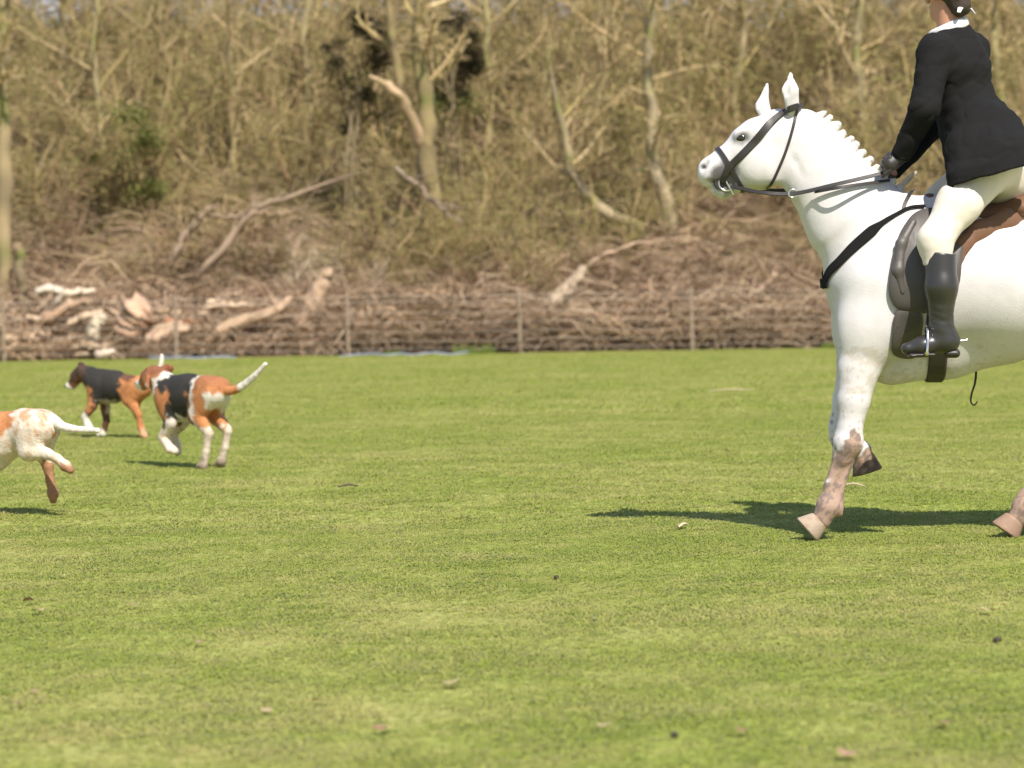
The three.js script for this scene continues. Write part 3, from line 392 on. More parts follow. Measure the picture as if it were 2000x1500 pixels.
  // green growth: ivy and dog's mercury on the bank, grass at the fence foot
  const lf = new Bag(), q = rng(8); for (let i = 0; i < 40; i++) { const p = V((q() - 0.5) * 0.5, q() * 0.25, (q() - 0.5) * 0.5), e = 0.03 + q() * 0.03, u = V(q() - 0.5, (q() - 0.3) * 0.6, q() - 0.5).normalize().multiplyScalar(e), w = V(-u.z, (q() - 0.5) * 0.02, u.x).multiplyScalar(0.5); lf.tri(p.clone().sub(u), p.clone().add(w), p.clone().add(u), mix3([0.13, 0.165, 0.035], [0.22, 0.24, 0.065], q())); lf.tri(p.clone().sub(u), p.clone().add(u), p.clone().sub(w), mix3([0.13, 0.165, 0.035], [0.22, 0.24, 0.065], q())); }
  const spots = []; for (let i = 0; i < 2600; i++) { const d = 3.5 + r() * 24, w = (FENCE + d) * 0.22 + 1, x = (r() * 2 - 1) * w, z = -(FENCE + d); if (fbm(x * 0.5, z * 0.5, 31) > 0.02) spots.push([x, bankY(x, z) + r() * 0.35, z]); }
  for (const [px, py] of [[255, 245], [285, 290], [215, 330], [870, 215], [890, 210], [285, 385]]) for (let i = 0; i < 16; i++) { const p = at(px + (r() - 0.5) * 70, py + (r() - 0.5) * 40, 52.5 + r()); spots.push([p.x, Math.max(p.y, bankY(p.x, p.z)), p.z]); }
  const im = new THREE.InstancedMesh(lf.build(), M.leaf, spots.length), m = new THREE.Matrix4(), qq = new THREE.Quaternion(); spots.forEach(([x, y, z], i) => { const s = 0.7 + r() * 0.8; m.compose(V(x, y, z), qq.setFromAxisAngle(V(0, 1, 0), r() * 6.28), V(s, s, s)); im.setMatrixAt(i, m); }); im.name = numbered('ground_cover'); shade(im); tag(im, 'green ivy and spring leaves over the bank', 'ground cover', null, 'stuff'); scene.add(im);
}
// ---------------------------------------------------------------- the wire fence
{
  const g = thing('wire_fence', V(0, 0, -FENCE), 'stock fence of thin horizontal wires on weathered posts along the grass', 'fence');
  const wireMat = new THREE.MeshStandardMaterial({ color: new THREE.Color(0.40, 0.34, 0.28), roughness: 0.7, metalness: 0 }), r = rng(3), posts = [];
  for (let i = -4; i <= 4; i++) posts.push(0.16 + i * 3.07);
  posts.forEach((x, i) => { const B = new Bag(), l = (r() - 0.5) * 0.06, h = 1.12 + r() * 0.06; B.tube([V(x, -0.05, -0.06), V(x + l * 0.5, 0.5, -0.06), V(x + l, h - 0.02, -0.06), V(x + l, h, -0.06)], [0.038, 0.038, 0.036, 0.028], 10, (t, a, s) => { const n = noise(Math.cos(a) * 3, s.y * 2, i); return mix3([0.24, 0.175, 0.125], [0.32, 0.24, 0.175], clamp(0.5 + n)); }, { rough: 0.12, seed: i }); mesh('post', B.build(), M.bark, g); });
  for (const h of [0.12, 0.26, 0.42, 0.58, 0.76, 0.96, 1.06]) { const P = []; for (let x = -13; x <= 13; x += 0.35) P.push(V(x, h + 0.012 * Math.sin((x - 0.16) / 3.07 * Math.PI * 2) + noise(x, h * 9, 2) * 0.008, 0)); const B = new Bag(); B.tube(P, h > 0.9 ? 0.0048 : 0.0042, 5, [1, 1, 1], { cap: false }); mesh('wire', B.build(), wireMat, g); }
  const rope = (pts, label) => { const B = new Bag(), P = curve(pts.map(([x, y, h]) => { const q = at(x, y, FENCE - 0.12); return V(q.x, h, -FENCE + 0.14 + (h > 0.05 ? -0.1 : 0)); }), 90); B.tube(P, 0.012, 7, (t, a, s) => { const n = noise(s.x * 6, 3, 1); return n > 0 ? [0.36, 0.41, 0.52] : [0.27, 0.32, 0.44]; }); tag(mesh('rope', B.build(), M.bark), label, 'rope', 'blue ropes at the fence foot'); };
  rope([[290, 685, 0.05], [325, 688, 0.045], [352, 690, 0.05], [384, 694, 0.03], [418, 692, 0.045], [445, 694, 0.04], [460, 694, 0.02]], 'blue rope at the fence foot behind the hounds');
  rope([[664, 698, 0.015], [695, 694, 0.04], [735, 690, 0.05], [756, 693, 0.025], [788, 692, 0.045], [800, 691, 0.02], [848, 691, 0.05], [880, 691, 0.02], [915, 687, 0.05]], 'longer blue rope at the fence foot in the middle');
  // a clump of fresh grass under the wires
  const q = rng(19); for (const [px, w, h, label] of [[925, 0.75, 0.2, 'bright green grass clump at the fence foot in the middle'], [765, 0.3, 0.1, 'small green grass clump at the fence foot, left of the bigger one'], [1640, 0.6, 0.14, 'green grass clump at the fence foot beside the horse\'s chest']]) { const p = at(px, 690, FENCE + 0.1), B = new Bag(); for (let i = 0; i < 260; i++) { const b = V((q() - 0.5) * w, 0, (q() - 0.5) * 0.3), t = b.clone().add(V((q() - 0.5) * 0.12, h * (0.4 + q() * 0.8), (q() - 0.5) * 0.1)), s = V(0.006, 0, 0.002); B.tri(b.clone().sub(s), b.clone().add(s), t, mix3([0.14, 0.21, 0.03], [0.2, 0.25, 0.05], q())); } const m = mesh('grass_clump', B.build(), M.leaf); m.position.set(p.x, 0, p.z); tag(m, label, 'grass clump'); }
}
// ---------------------------------------------------------------- the grey horse
const HD = 11.95, U = 1 / 418.4;                               // distance of the horse's middle plane; metres per drawing unit there
const HO = at(1760, 1050, HD).setY(0);
const hb = (px, py, dz = 0) => at(px, py, HD - dz).sub(HO);    // drawing -> horse's own metres
const horse = thing('horse', HO, 'grey-white horse with plaited mane, cantering left under the rider', 'horse');
const HB = new Body();
{
  const L = (px, py, dz = 0) => at(px, py, HD).sub(HO).add(V(0, 0, dz));
  const c = (pts, rs, o = {}) => HB.chain(pts.map((q) => L(...q)), rs.map((r) => r * U), o);
  // trunk
  c([[1795, 553], [1955, 552], [2130, 540], [2200, 530]], [142, 136, 132, 124], { ss: [0.76, 0.87, 0.84, 0.82], k: 0.08 });
  c([[1694, 545], [1712, 622]], [86, 80], { ss: [0.95, 1.0], k: 0.09 });
  c([[1742, 690], [1850, 672], [1960, 642]], [62, 62, 68], { ss: [0.72, 0.8, 0.95], k: 0.07 });
  c([[1768, 424], [1830, 418], [1930, 440]], [34, 30, 30], { ss: [0.8, 0.8, 1.1], k: 0.09 });
  c([[2215, 525], [2245, 560]], [112, 92], { ss: [0.8, 0.85], k: 0.08 });
  // neck
  c([[1568, 248], [1584, 288], [1615, 350], [1666, 423], [1748, 504]], [35, 56, 74, 92, 118], { ss: [0.62, 0.54, 0.51, 0.55, 0.71], k: 0.06 });
  // head, turned a little away
  c([[1522, 266, -0.03], [1482, 302, -0.045]], [54, 58], { ss: [0.62, 0.66], k: 0.05 });
  c([[1472, 286, -0.045], [1418, 324, -0.07], [1394, 338, -0.08]], [46, 33, 27], { ss: [0.74, 0.86, 1.0], k: 0.035 });
  c([[1389, 328, -0.085], [1390, 340, -0.085]], [22, 22], { sa: 1.15, k: 0.025 });
  c([[1402, 368, -0.08], [1416, 374, -0.075]], [12, 14], { sa: 1.3, k: 0.012 });
  c([[1416, 366, -0.07], [1470, 340, -0.05]], [17, 28], { sa: 1.1, k: 0.03 });
  c([[1487, 317, 0.0], [1490, 322, -0.09]], [48, 48], { sa: 0.5, k: 0.02 });
  c([[1476, 256, 0.0], [1476, 256, -0.09]], [24, 24], { sa: 1.0, k: 0.035 });
  c([[1447, 266, 0.006], [1447, 266, -0.10]], [15, 15], { sa: 0.9, k: 0.02 });
  c([[1512, 318], [1550, 326]], [34, 46], { sa: 0.55, k: 0.04 });
  // jaw groove, eye sockets, nostril, mouth
  const cut = { cut: true, k: 0.012 };
  c([[1508, 285, 0.085], [1515, 345, 0.075]], [9, 9], { ...cut, k: 0.03 });
  c([[1530, 288, 0.088], [1546, 316, 0.098], [1562, 346, 0.105]], [7, 8, 7], { ...cut, k: 0.02 });
  c([[1447, 270, 0.05], [1449, 270, 0.05]], [9, 9], cut);
  c([[1374, 327, -0.035], [1380, 318, -0.035]], [6, 5], cut);
  c([[1366, 356, -0.04], [1424, 358, -0.025]], [4, 4], { ...cut, k: 0.008 });
  c([[1366, 356, -0.08], [1400, 358, -0.08]], [4, 4], { ...cut, k: 0.008 });
  // ears
  c([[1546, 212, 0.045], [1541, 178, 0.055], [1542, 146, 0.05]], [14, 16, 4], { sa: 0.5, k: 0.012 });
  c([[1532, 186, 0.075], [1537, 158, 0.07]], [7, 4], { ...cut, k: 0.006 });
  c([[1506, 236, -0.11], [1494, 204, -0.12], [1503, 162, -0.11]], [13, 14, 4], { sa: 0.5, k: 0.012 });
  c([[1484, 206, -0.095], [1494, 176, -0.095]], [7, 4], { ...cut, k: 0.006 });
  // forelegs: the near one carries, the far one is folded
  const leg = (pts, rs, dz, o = {}) => c(pts.map(([x, y, e = 0]) => [x, y, dz + e]), rs, { k: 0.03, ...o });
  leg([[1713, 560], [1692, 640], [1671, 716]], [68, 58, 40], 0.125, { sa: 0.62, k: 0.07 });
  leg([[1671, 716], [1660, 780], [1652, 836], [1649, 862], [1641, 888]], [40, 31, 24, 29, 21], 0.125, { ss: [0.75, 0.85, 0.95, 0.95, 0.95], k: 0.02 });
  leg([[1637, 886], [1616, 944], [1611, 984], [1599, 1010]], [15, 12, 22, 19], 0.125, { sa: 0.85, k: 0.02 });
  leg([[1657, 884], [1634, 946], [1627, 985]], [10, 9, 14], 0.125, { sa: 0.9, k: 0.012 });
  leg([[1668, 852], [1662, 872]], [10, 12], 0.125, { sa: 0.8, k: 0.015 });
  leg([[1630, 990], [1633, 999]], [10, 7], 0.125, { sa: 0.9, k: 0.012 });

  leg([[1715, 560], [1700, 640], [1686, 712]], [70, 62, 44], -0.125, { sa: 0.62, k: 0.07 });
  leg([[1686, 712], [1666, 785], [1652, 836], [1652, 856]], [44, 32, 26, 26], -0.125, { sa: 0.82, k: 0.02 });
  leg([[1652, 856], [1668, 872], [1688, 884], [1694, 898]], [22, 17, 20, 17], -0.125, { sa: 0.9, k: 0.02 });
  // hind legs
  leg([[2215, 545], [2130, 655], [2098, 755]], [104, 82, 44], 0.12, { ss: [0.62, 0.6, 0.7], k: 0.08 });
  leg([[2098, 755], [2076, 838], [2066, 862], [2042, 902], [2000, 968], [1992, 984], [1976, 1010]], [44, 28, 26, 21, 20, 23, 19], 0.12, { sa: 0.85, k: 0.02 });
  leg([[2110, 800], [2092, 846]], [14, 14], 0.12, { sa: 0.7, k: 0.02 });
  leg([[2215, 545], [2185, 660], [2212, 755]], [104, 82, 44], -0.12, { ss: [0.62, 0.6, 0.7], k: 0.08 });
  leg([[2212, 755], [2250, 822], [2258, 846], [2282, 900], [2312, 962], [2316, 982], [2310, 1010]], [44, 28, 26, 21, 20, 23, 19], -0.12, { sa: 0.85, k: 0.02 });
  c([[2318, 500], [2335, 530]], [26, 20], { sa: 0.9, k: 0.04 });
}
const horseColour = (x, y, z) => {
  let c = [0.63, 0.60, 0.605];
  const n = fbm(x * 9, y * 9, z * 9), n2 = fbm(x * 31 + 4, y * 31, z * 31);
  const dap = fbm(x * 5 + 3, y * 5, z * 5, 3); c = c.map((v) => v * (1 + n2 * 0.10)); if (dap > 0.12) c = mix3(c, [0.48, 0.46, 0.465], clamp((dap - 0.12) * 3) * 0.5);
  // mud splashed over the lower legs, in blotches with their own outlines
  const mud = y + n * 0.5 + n2 * 0.22;
  if (mud < 0.50 && y < 0.78) c = mix3(c, n2 > -0.03 ? [0.33, 0.19, 0.12] : [0.16, 0.09, 0.058], clamp((0.50 - mud) / 0.06) * 0.85);
  if (y > 0.25 && y < 0.7 && n2 + n * 0.3 > 0.3) c = mix3(c, [0.3, 0.2, 0.13], 0.5);
  // soiled belly and elbows
  if (y > 0.68 && y < 0.9 && n2 + n * 0.7 > 0.12) c = mix3(c, [0.42, 0.34, 0.24], 0.4);
  // dark skin round mouth, nostrils and eye
  const h = hbMouth, dm = Math.hypot(x - h.x, (y - h.y) * 0.9) - 0.08 + n2 * 0.03;
  if (dm < 0) c = mix3(c, [0.035, 0.032, 0.032], clamp(-dm / 0.03) * 0.85);
  const de = Math.hypot(x - hbEye.x, y - hbEye.y) - 0.042 + n2 * 0.014;
  if (de < 0) c = mix3(c, [0.05, 0.046, 0.046], clamp(-de / 0.025) * 0.85);
  const dn = Math.hypot(x - hbNos.x, y - hbNos.y) - 0.018; if (dn < 0) c = mix3(c, [0.03, 0.025, 0.025], clamp(-dn / 0.01));
  return c;
};
const hbMouth = hb(1415, 348), hbEye = hb(1448, 270), hbNos = hb(1376, 324);
mesh('body', HB.geometry(0.0095, horseColour), M.hide, horse);
for (const s of [1, -1]) {
  const p = hb(1448, 270).add(V(0, 0, s > 0 ? 0.022 : -0.114)), n = HB.hit(p.clone().add(V(0, 0, s * 0.2)), V(0, 0, -s), 0.4) ?? p;
  const e = mesh('eye', new THREE.SphereGeometry(0.025, 20, 14), M.eye, horse); e.position.copy(n).add(V(0, 0, -s * 0.008)); e.scale.set(1.15, 0.8, 0.6);
}
function hoof(cx, cy, sx, sy, dz, col, toeDir = 1) {   // coronet centre -> sole centre
  const a = hb(cx, cy).add(V(0, 0, dz)), b = hb(sx, sy).add(V(0, 0, dz)), len = a.distanceTo(b);
  const g = new THREE.LatheGeometry([[0.0, len * 1.06], [0.036, len * 1.05], [0.047, len * 1.0], [0.05, len * 0.93], [0.0535, len * 0.8], [0.0575, len * 0.62], [0.062, len * 0.42], [0.066, len * 0.22], [0.069, len * 0.07], [0.067, 0], [0.05, -0.002], [0.03, 0.012], [0, 0.014]].map(([x, y]) => new THREE.Vector2(x, y)), 28);
  const p = g.attributes.position, c = [];
  for (let i = 0; i < p.count; i++) { p.setZ(i, p.getZ(i) * 0.86); const fr = clamp(-p.getX(i) * toeDir / 0.07, -1, 1), up = p.getY(i) / len; p.setX(i, p.getX(i) * (1 + 0.12 * Math.max(0, fr) * (1 - up))); if (fr < 0) p.setY(i, p.getY(i) + len * 0.16 * -fr * (1 - up) * 0); const n = noise(p.getX(i) * 40, p.getY(i) * 90, p.getZ(i) * 40); c.push(...mix3(col, [0.3, 0.2, 0.13], clamp(n * 2.2 + 0.1))); }
  g.setAttribute('color', new THREE.Float32BufferAttribute(c, 3)); g.computeVertexNormals();
  const m = mesh('hoof', g, M.hoof, horse); m.position.copy(b); m.quaternion.setFromUnitVectors(V(0, 1, 0), a.clone().sub(b).normalize());
}
hoof(1594, 1012, 1571, 1032, 0.125, [0.36, 0.28, 0.21]);
hoof(1693, 893, 1703, 926, -0.125, [0.09, 0.06, 0.045]);
hoof(1972, 1008, 1954, 1034, 0.12, [0.27, 0.17, 0.12]);
hoof(2312, 1004, 2318, 1038, -0.12, [0.27, 0.17, 0.12]);
// mane plaits: small knotted lumps along the crest
[[1602, 221, 13], [1616, 231, 10], [1630, 244, 13], [1644, 258, 13], [1658, 271, 13], [1672, 281, 13], [1687, 291, 13], [1702, 307, 13], [1716, 321, 13], [1731, 336, 13], [1746, 352, 13], [1760, 368, 13]].forEach(([x, y, r], i) => {
  const jr = rng(i + 40), B = new Body(); x += (jr() - 0.5) * 6; y += (jr() - 0.5) * 4; r *= 0.7 + jr() * 0.5; const s0 = hb(x + 60, y - 60), top = HB.hit(s0, V(-0.7071, -0.7071, 0), 0.5) ?? hb(x, y), p = top.clone().add(V(-0.006, -0.006, 0)), q = top.clone().add(V((2 + jr() * 7) * U, (2 + jr() * 5) * U, (jr() - 0.4) * 0.02));
  B.bone(p, q, r * U, r * 0.62 * U, { k: 0.01, sa: 0.9 }).ball(p.clone().add(V(0.004, -0.008, 0.014)), r * 0.6 * U, { k: 0.008 }); B.extra = (a, b, c) => noise(a * 130, b * 130, c * 130 + i) * 0.006;
  mesh('mane_plait', B.geometry(0.0045, () => [0.55, 0.53, 0.5]), M.hide, horse);
});
{ // last loose lock of the mane at the withers
  const B = new Bag(), r = rng(5);
  for (let i = 0; i < 60; i++) { const j = () => (r() - 0.5) * 0.02; const a = hb(1752, 372).add(V(j(), j(), j())), b = hb(1772, 352).add(V(j(), j(), j())), c = hb(1789, 337).add(V(j() * 0.7, j() * 0.7, j() * 0.6)); B.tube(curve([a, b, c], 5), along([0.004, 0.004, 0.0012], 5), 4, mix3([0.62, 0.5, 0.36], [0.66, 0.6, 0.5], r())); }
  mesh('mane_lock', B.build(), M.fur, horse);
  const T = new Bag();
  for (let i = 0; i < 260; i++) { const f = r(), g = r() - 0.5; const a = hb(2325, 500 + f * 30).add(V(0, 0, g * 0.06)), b = hb(2385 + f * 12, 520 + f * 50).add(V(0, 0, g * 0.1)), c = hb(2430 + f * 30, 660 + r() * 40).add(V(0, 0, g * 0.16)), d = hb(2440 + f * 60, 760 + r() * 80).add(V(0, 0, g * 0.2)); T.tube(curve([a, b, c, d], 8), along([0.006, 0.006, 0.005, 0.001], 8), 4, mix3([0.5, 0.46, 0.4], [0.62, 0.6, 0.56], r())); }
  mesh('tail', T.build(), M.fur, horse);
}
// ---- tack lies on the skin: points found on the near (s=1) or far (s=-1) flank
function onSide(px, py, lift = 0.004, s = 1, dzGuess = 0.1) {
  const p = hb(px, py, dzGuess), from = V(p.x, p.y, s * 0.6), h = HB.hit(from, V(0, 0, -s), 1.1);
  const q = h ?? V(p.x, p.y, s * 0.01), n = HB.normal(q); return { p: q.clone().addScaledVector(n, lift), n };
}
function sideStrap(pts, width, lift, mat, name, parent, steps = 10, s = 1) {
  const c = new THREE.CatmullRomCurve3(pts.map(([x, y]) => V(x, y, 0)), false, 'centripetal').getPoints((pts.length - 1) * steps), P = [], N = [];
  for (const q of c) { const r = onSide(q.x, q.y, lift, s); P.push(r.p); N.push(r.n); }
  for (let it = 0; it < 2; it++) for (let i = 1; i < P.length - 1; i++) { P[i].multiplyScalar(0.5).addScaledVector(P[i - 1], 0.25).addScaledVector(P[i + 1], 0.25); N[i].add(N[i - 1]).add(N[i + 1]).normalize(); }
  const w = Array.isArray(width) ? along(width, P.length - 1) : width;
  return mesh(name, flatShaded(strap(P, N, w, 0.004, [1, 1, 1])), mat, parent);
}
function loop(c, u, v, R, lift, width, a0, a1, n, mat, name, parent) {
  const P = [], N = [], closed = a1 - a0 >= Math.PI * 2 - 0.01;
  for (let i = 0; i < (closed ? n : n + 1); i++) { const a = a0 + (a1 - a0) * i / n, d = u.clone().multiplyScalar(Math.cos(a)).addScaledVector(v, Math.sin(a)), h = HB.hit(c.clone().addScaledVector(d, R), d.clone().negate(), R) ?? c.clone(); const nn = HB.normal(h); P.push(h.addScaledVector(nn, lift)); N.push(nn); }
  for (let it = 0; it < 2; it++) { const Q = P.map((p) => p.clone()); for (let i = 0; i < P.length; i++) { if (!closed && (i === 0 || i === P.length - 1)) continue; P[i].multiplyScalar(0.5).addScaledVector(Q[(i + P.length - 1) % P.length], 0.25).addScaledVector(Q[(i + 1) % P.length], 0.25); } }
  return mesh(name, flatShaded(strap(P, N, width, 0.005, [1, 1, 1], closed)), mat, parent);
}
// bridle
const bridle = thing('bridle', HO, 'dark leather bridle with reins on the white horse\'s head', 'bridle');
{
  sideStrap([[1567, 203], [1540, 214], [1505, 241], [1472, 280], [1445, 308], [1424, 330], [1416, 352]], [0.028, 0.032, 0.036, 0.036, 0.036, 0.034, 0.03], 0.006, M.leather, 'cheekpiece', bridle);
  sideStrap([[1556, 205], [1520, 232], [1470, 282], [1425, 326]], 0.024, 0.006, M.leather, 'cheekpiece', bridle, 10, -1);
  const hc = hb(1448, 330).add(V(0, 0, -0.055)), ax = hb(1520, 265).sub(hb(1395, 340)).normalize(), up = V(-ax.y, ax.x, 0).normalize();
  loop(hb(1428, 330).add(V(0, 0, -0.065)), up, V(0, 0, 1), 0.2, 0.005, 0.022, 0, Math.PI * 2, 40, M.leather, 'noseband', bridle);
  sideStrap([[1560, 206], [1553, 240], [1535, 300], [1512, 352], [1500, 372]], 0.014, 0.004, M.leather, 'throat_lash', bridle);
  const bp0 = onSide(1424, 358, 0.012).p;
  const ring = mesh('bit_ring', new THREE.TorusGeometry(0.036, 0.006, 10, 28), M.steel, bridle); ring.position.copy(bp0); ring.rotation.y = -0.15;
  const cheek = mesh('bit_cheek', new THREE.CapsuleGeometry(0.006, 0.1, 4, 10), M.steel, bridle); cheek.position.copy(bp0).add(V(0.006, -0.008, 0.008)); cheek.rotation.z = 0.5;
  const cup = mesh('bit_guard', new THREE.CylinderGeometry(0.042, 0.046, 0.012, 28), M.leather, bridle); cup.rotation.x = Math.PI / 2; cup.position.copy(bp0).add(V(-0.012, 0.006, -0.006));
  // reins: bit -> martingale ring -> hands
  const hand = hb(1742, 334, 0.13), ringP = hb(1548, 378, 0.11), n1 = [V(0, 0.2, 1).normalize()];
  const rein = (pts, w) => { const P = curve(pts, 40); mesh('rein', flatShaded(strap(P, P.map(() => V(0, 0.25, 1).normalize()), w, 0.004, [1, 1, 1])), M.leather, bridle); };
  rein([bp0.clone().add(V(0.02, -0.015, 0.012)), hb(1490, 376, 0.085), ringP, hb(1640, 358, 0.15), hand], 0.019);
  rein([ringP.clone().add(V(0.1, 0.006, 0.01)), hb(1640, 366, 0.19), hb(1738, 352, 0.09)], 0.016);
  rein([hb(1424, 358, -0.17), hb(1520, 372, -0.2), hb(1640, 352, -0.2), hb(1738, 352, -0.08)], 0.018);
  const mr = mesh('martingale_ring', new THREE.TorusGeometry(0.018, 0.0045, 10, 24), M.steel, bridle); mr.position.copy(ringP);
}
// breastplate
const breastplate = thing('breastplate', HO, 'black padded breastplate strap across the white horse\'s chest', 'breastplate');
sideStrap([[1806, 405], [1775, 408], [1748, 420], [1718, 438], [1700, 452], [1665, 484], [1640, 511], [1622, 532], [1614, 556]], [0.018, 0.016, 0.018, 0.026, 0.05, 0.052, 0.05, 0.05, 0.046], 0.010, M.wool, 'chest_strap', breastplate, 12);
sideStrap([[1806, 405], [1748, 420], [1700, 452], [1640, 511], [1620, 540]], [0.018, 0.018, 0.05, 0.05, 0.05], 0.010, M.wool, 'chest_strap', breastplate, 12, -1);
sideStrap([[1762, 412], [1768, 396], [1780, 380], [1792, 372]], 0.018, 0.006, M.leather, 'neck_strap', breastplate);
loop(hb(1680, 545), V(-1, -0.1, 0).normalize(), V(0, 0, 1), 0.4, 0.01, 0.048, -0.45, 0.45, 16, M.wool, 'front_strap', breastplate);
// saddle
const saddle = thing('saddle', HO, 'brown leather saddle with dark flaps beneath the rider', 'saddle');
function flank(poly, lift, thick, mat, name, s = 1, rings = 10) {   // a leather panel lying on the flank
  const sh = new THREE.CatmullRomCurve3(poly.map(([x, y]) => V(x, y, 0)), true, 'centripetal').getPoints(72), cx = sh.reduce((a, q) => a + q.x, 0) / sh.length, cy = sh.reduce((a, q) => a + q.y, 0) / sh.length;
  const B = new Bag(), n = sh.length, put = (x, y, up, edge) => { const r = onSide(x, y, 0, s, 0.28); const p = r.p.addScaledVector(V(0, 0.1, s).normalize(), lift + up * thick * (edge ? 0.5 : 1)); B.p.push(p.x, p.y, p.z); B.c.push(1, 1, 1); B.uv.push(p.x, p.y); };
  for (const up of [1, 0]) for (let k = 0; k <= rings; k++) for (let i = 0; i < n; i++) put(lerp(cx, sh[i].x, k / rings), lerp(cy, sh[i].y, k / rings), up, k === rings);
  const T = (rings + 1) * n;
  for (const l of [0, 1]) for (let k = 0; k < rings; k++) for (let i = 0; i < n; i++) { const a = l * T + k * n + i, b = l * T + k * n + (i + 1) % n, c = a + n, d = b + n; (l === 0) === (s > 0) ? B.i.push(a, c, b, b, c, d) : B.i.push(a, b, c, b, d, c); }
  for (let i = 0; i < n; i++) { const a = rings * n + i, b = rings * n + (i + 1) % n; B.i.push(a, a + T, b, b, a + T, b + T); }
  return mesh(name, B.build(), mat, saddle);
}
for (const s of [1, -1]) {
  flank([[1800, 412], [1772, 440], [1752, 480], [1740, 530], [1738, 575], [1752, 602], [1800, 612], [1850, 606], [1872, 560], [1882, 490], [1900, 440], [1850, 405]], 0.012, 0.016, M.flap, 'flap', s);
  flank([[1756, 606], [1800, 612], [1806, 650], [1800, 700], [1752, 694], [1746, 650]], 0.010, 0.012, M.flap, 'girth_guard', s, 6);
  const kr = new Body(); kr.chain([[1790, 440], [1766, 480], [1756, 530], [1764, 570]].map(([x, y]) => onSide(x, y, 0.022, s, 0.28).p), [0.018, 0.026, 0.026, 0.014], { sa: 0.7, k: 0.02 });
  mesh('knee_roll', kr.geometry(0.007, null), M.flap, saddle);
  const pn = new Body(); pn.chain([[1868, 520], [1882, 478], [1918, 452], [1972, 432], [2030, 416]].map(([x, y]) => onSide(x, y, 0.006, s, 0.25).p), [0.02, 0.036, 0.046, 0.05, 0.045], { sa: 0.42, k: 0.03 });
  mesh('panel', pn.geometry(0.008, null), M.tan, saddle);
}
{
  const S = new Body(), L = (x, y, z = 0) => at(x, y, HD).sub(HO).add(V(0, 0, z));
  S.chain([L(1816, 396), L(1860, 416), L(1920, 424), L(1985, 408), L(2020, 386)], [0.045, 0.045, 0.05, 0.055, 0.035], { ss: [1.3, 2.0, 3.0, 3.4, 3.6], k: 0.04 });
  mesh('seat', S.geometry(0.009, null), M.tan, saddle);
  loop(hb(1822, 590), V(0, -1, 0), V(0, 0, 1), 0.6, 0.008, 0.085, -1.35, 1.35, 44, M.leather, 'girth', saddle);
}
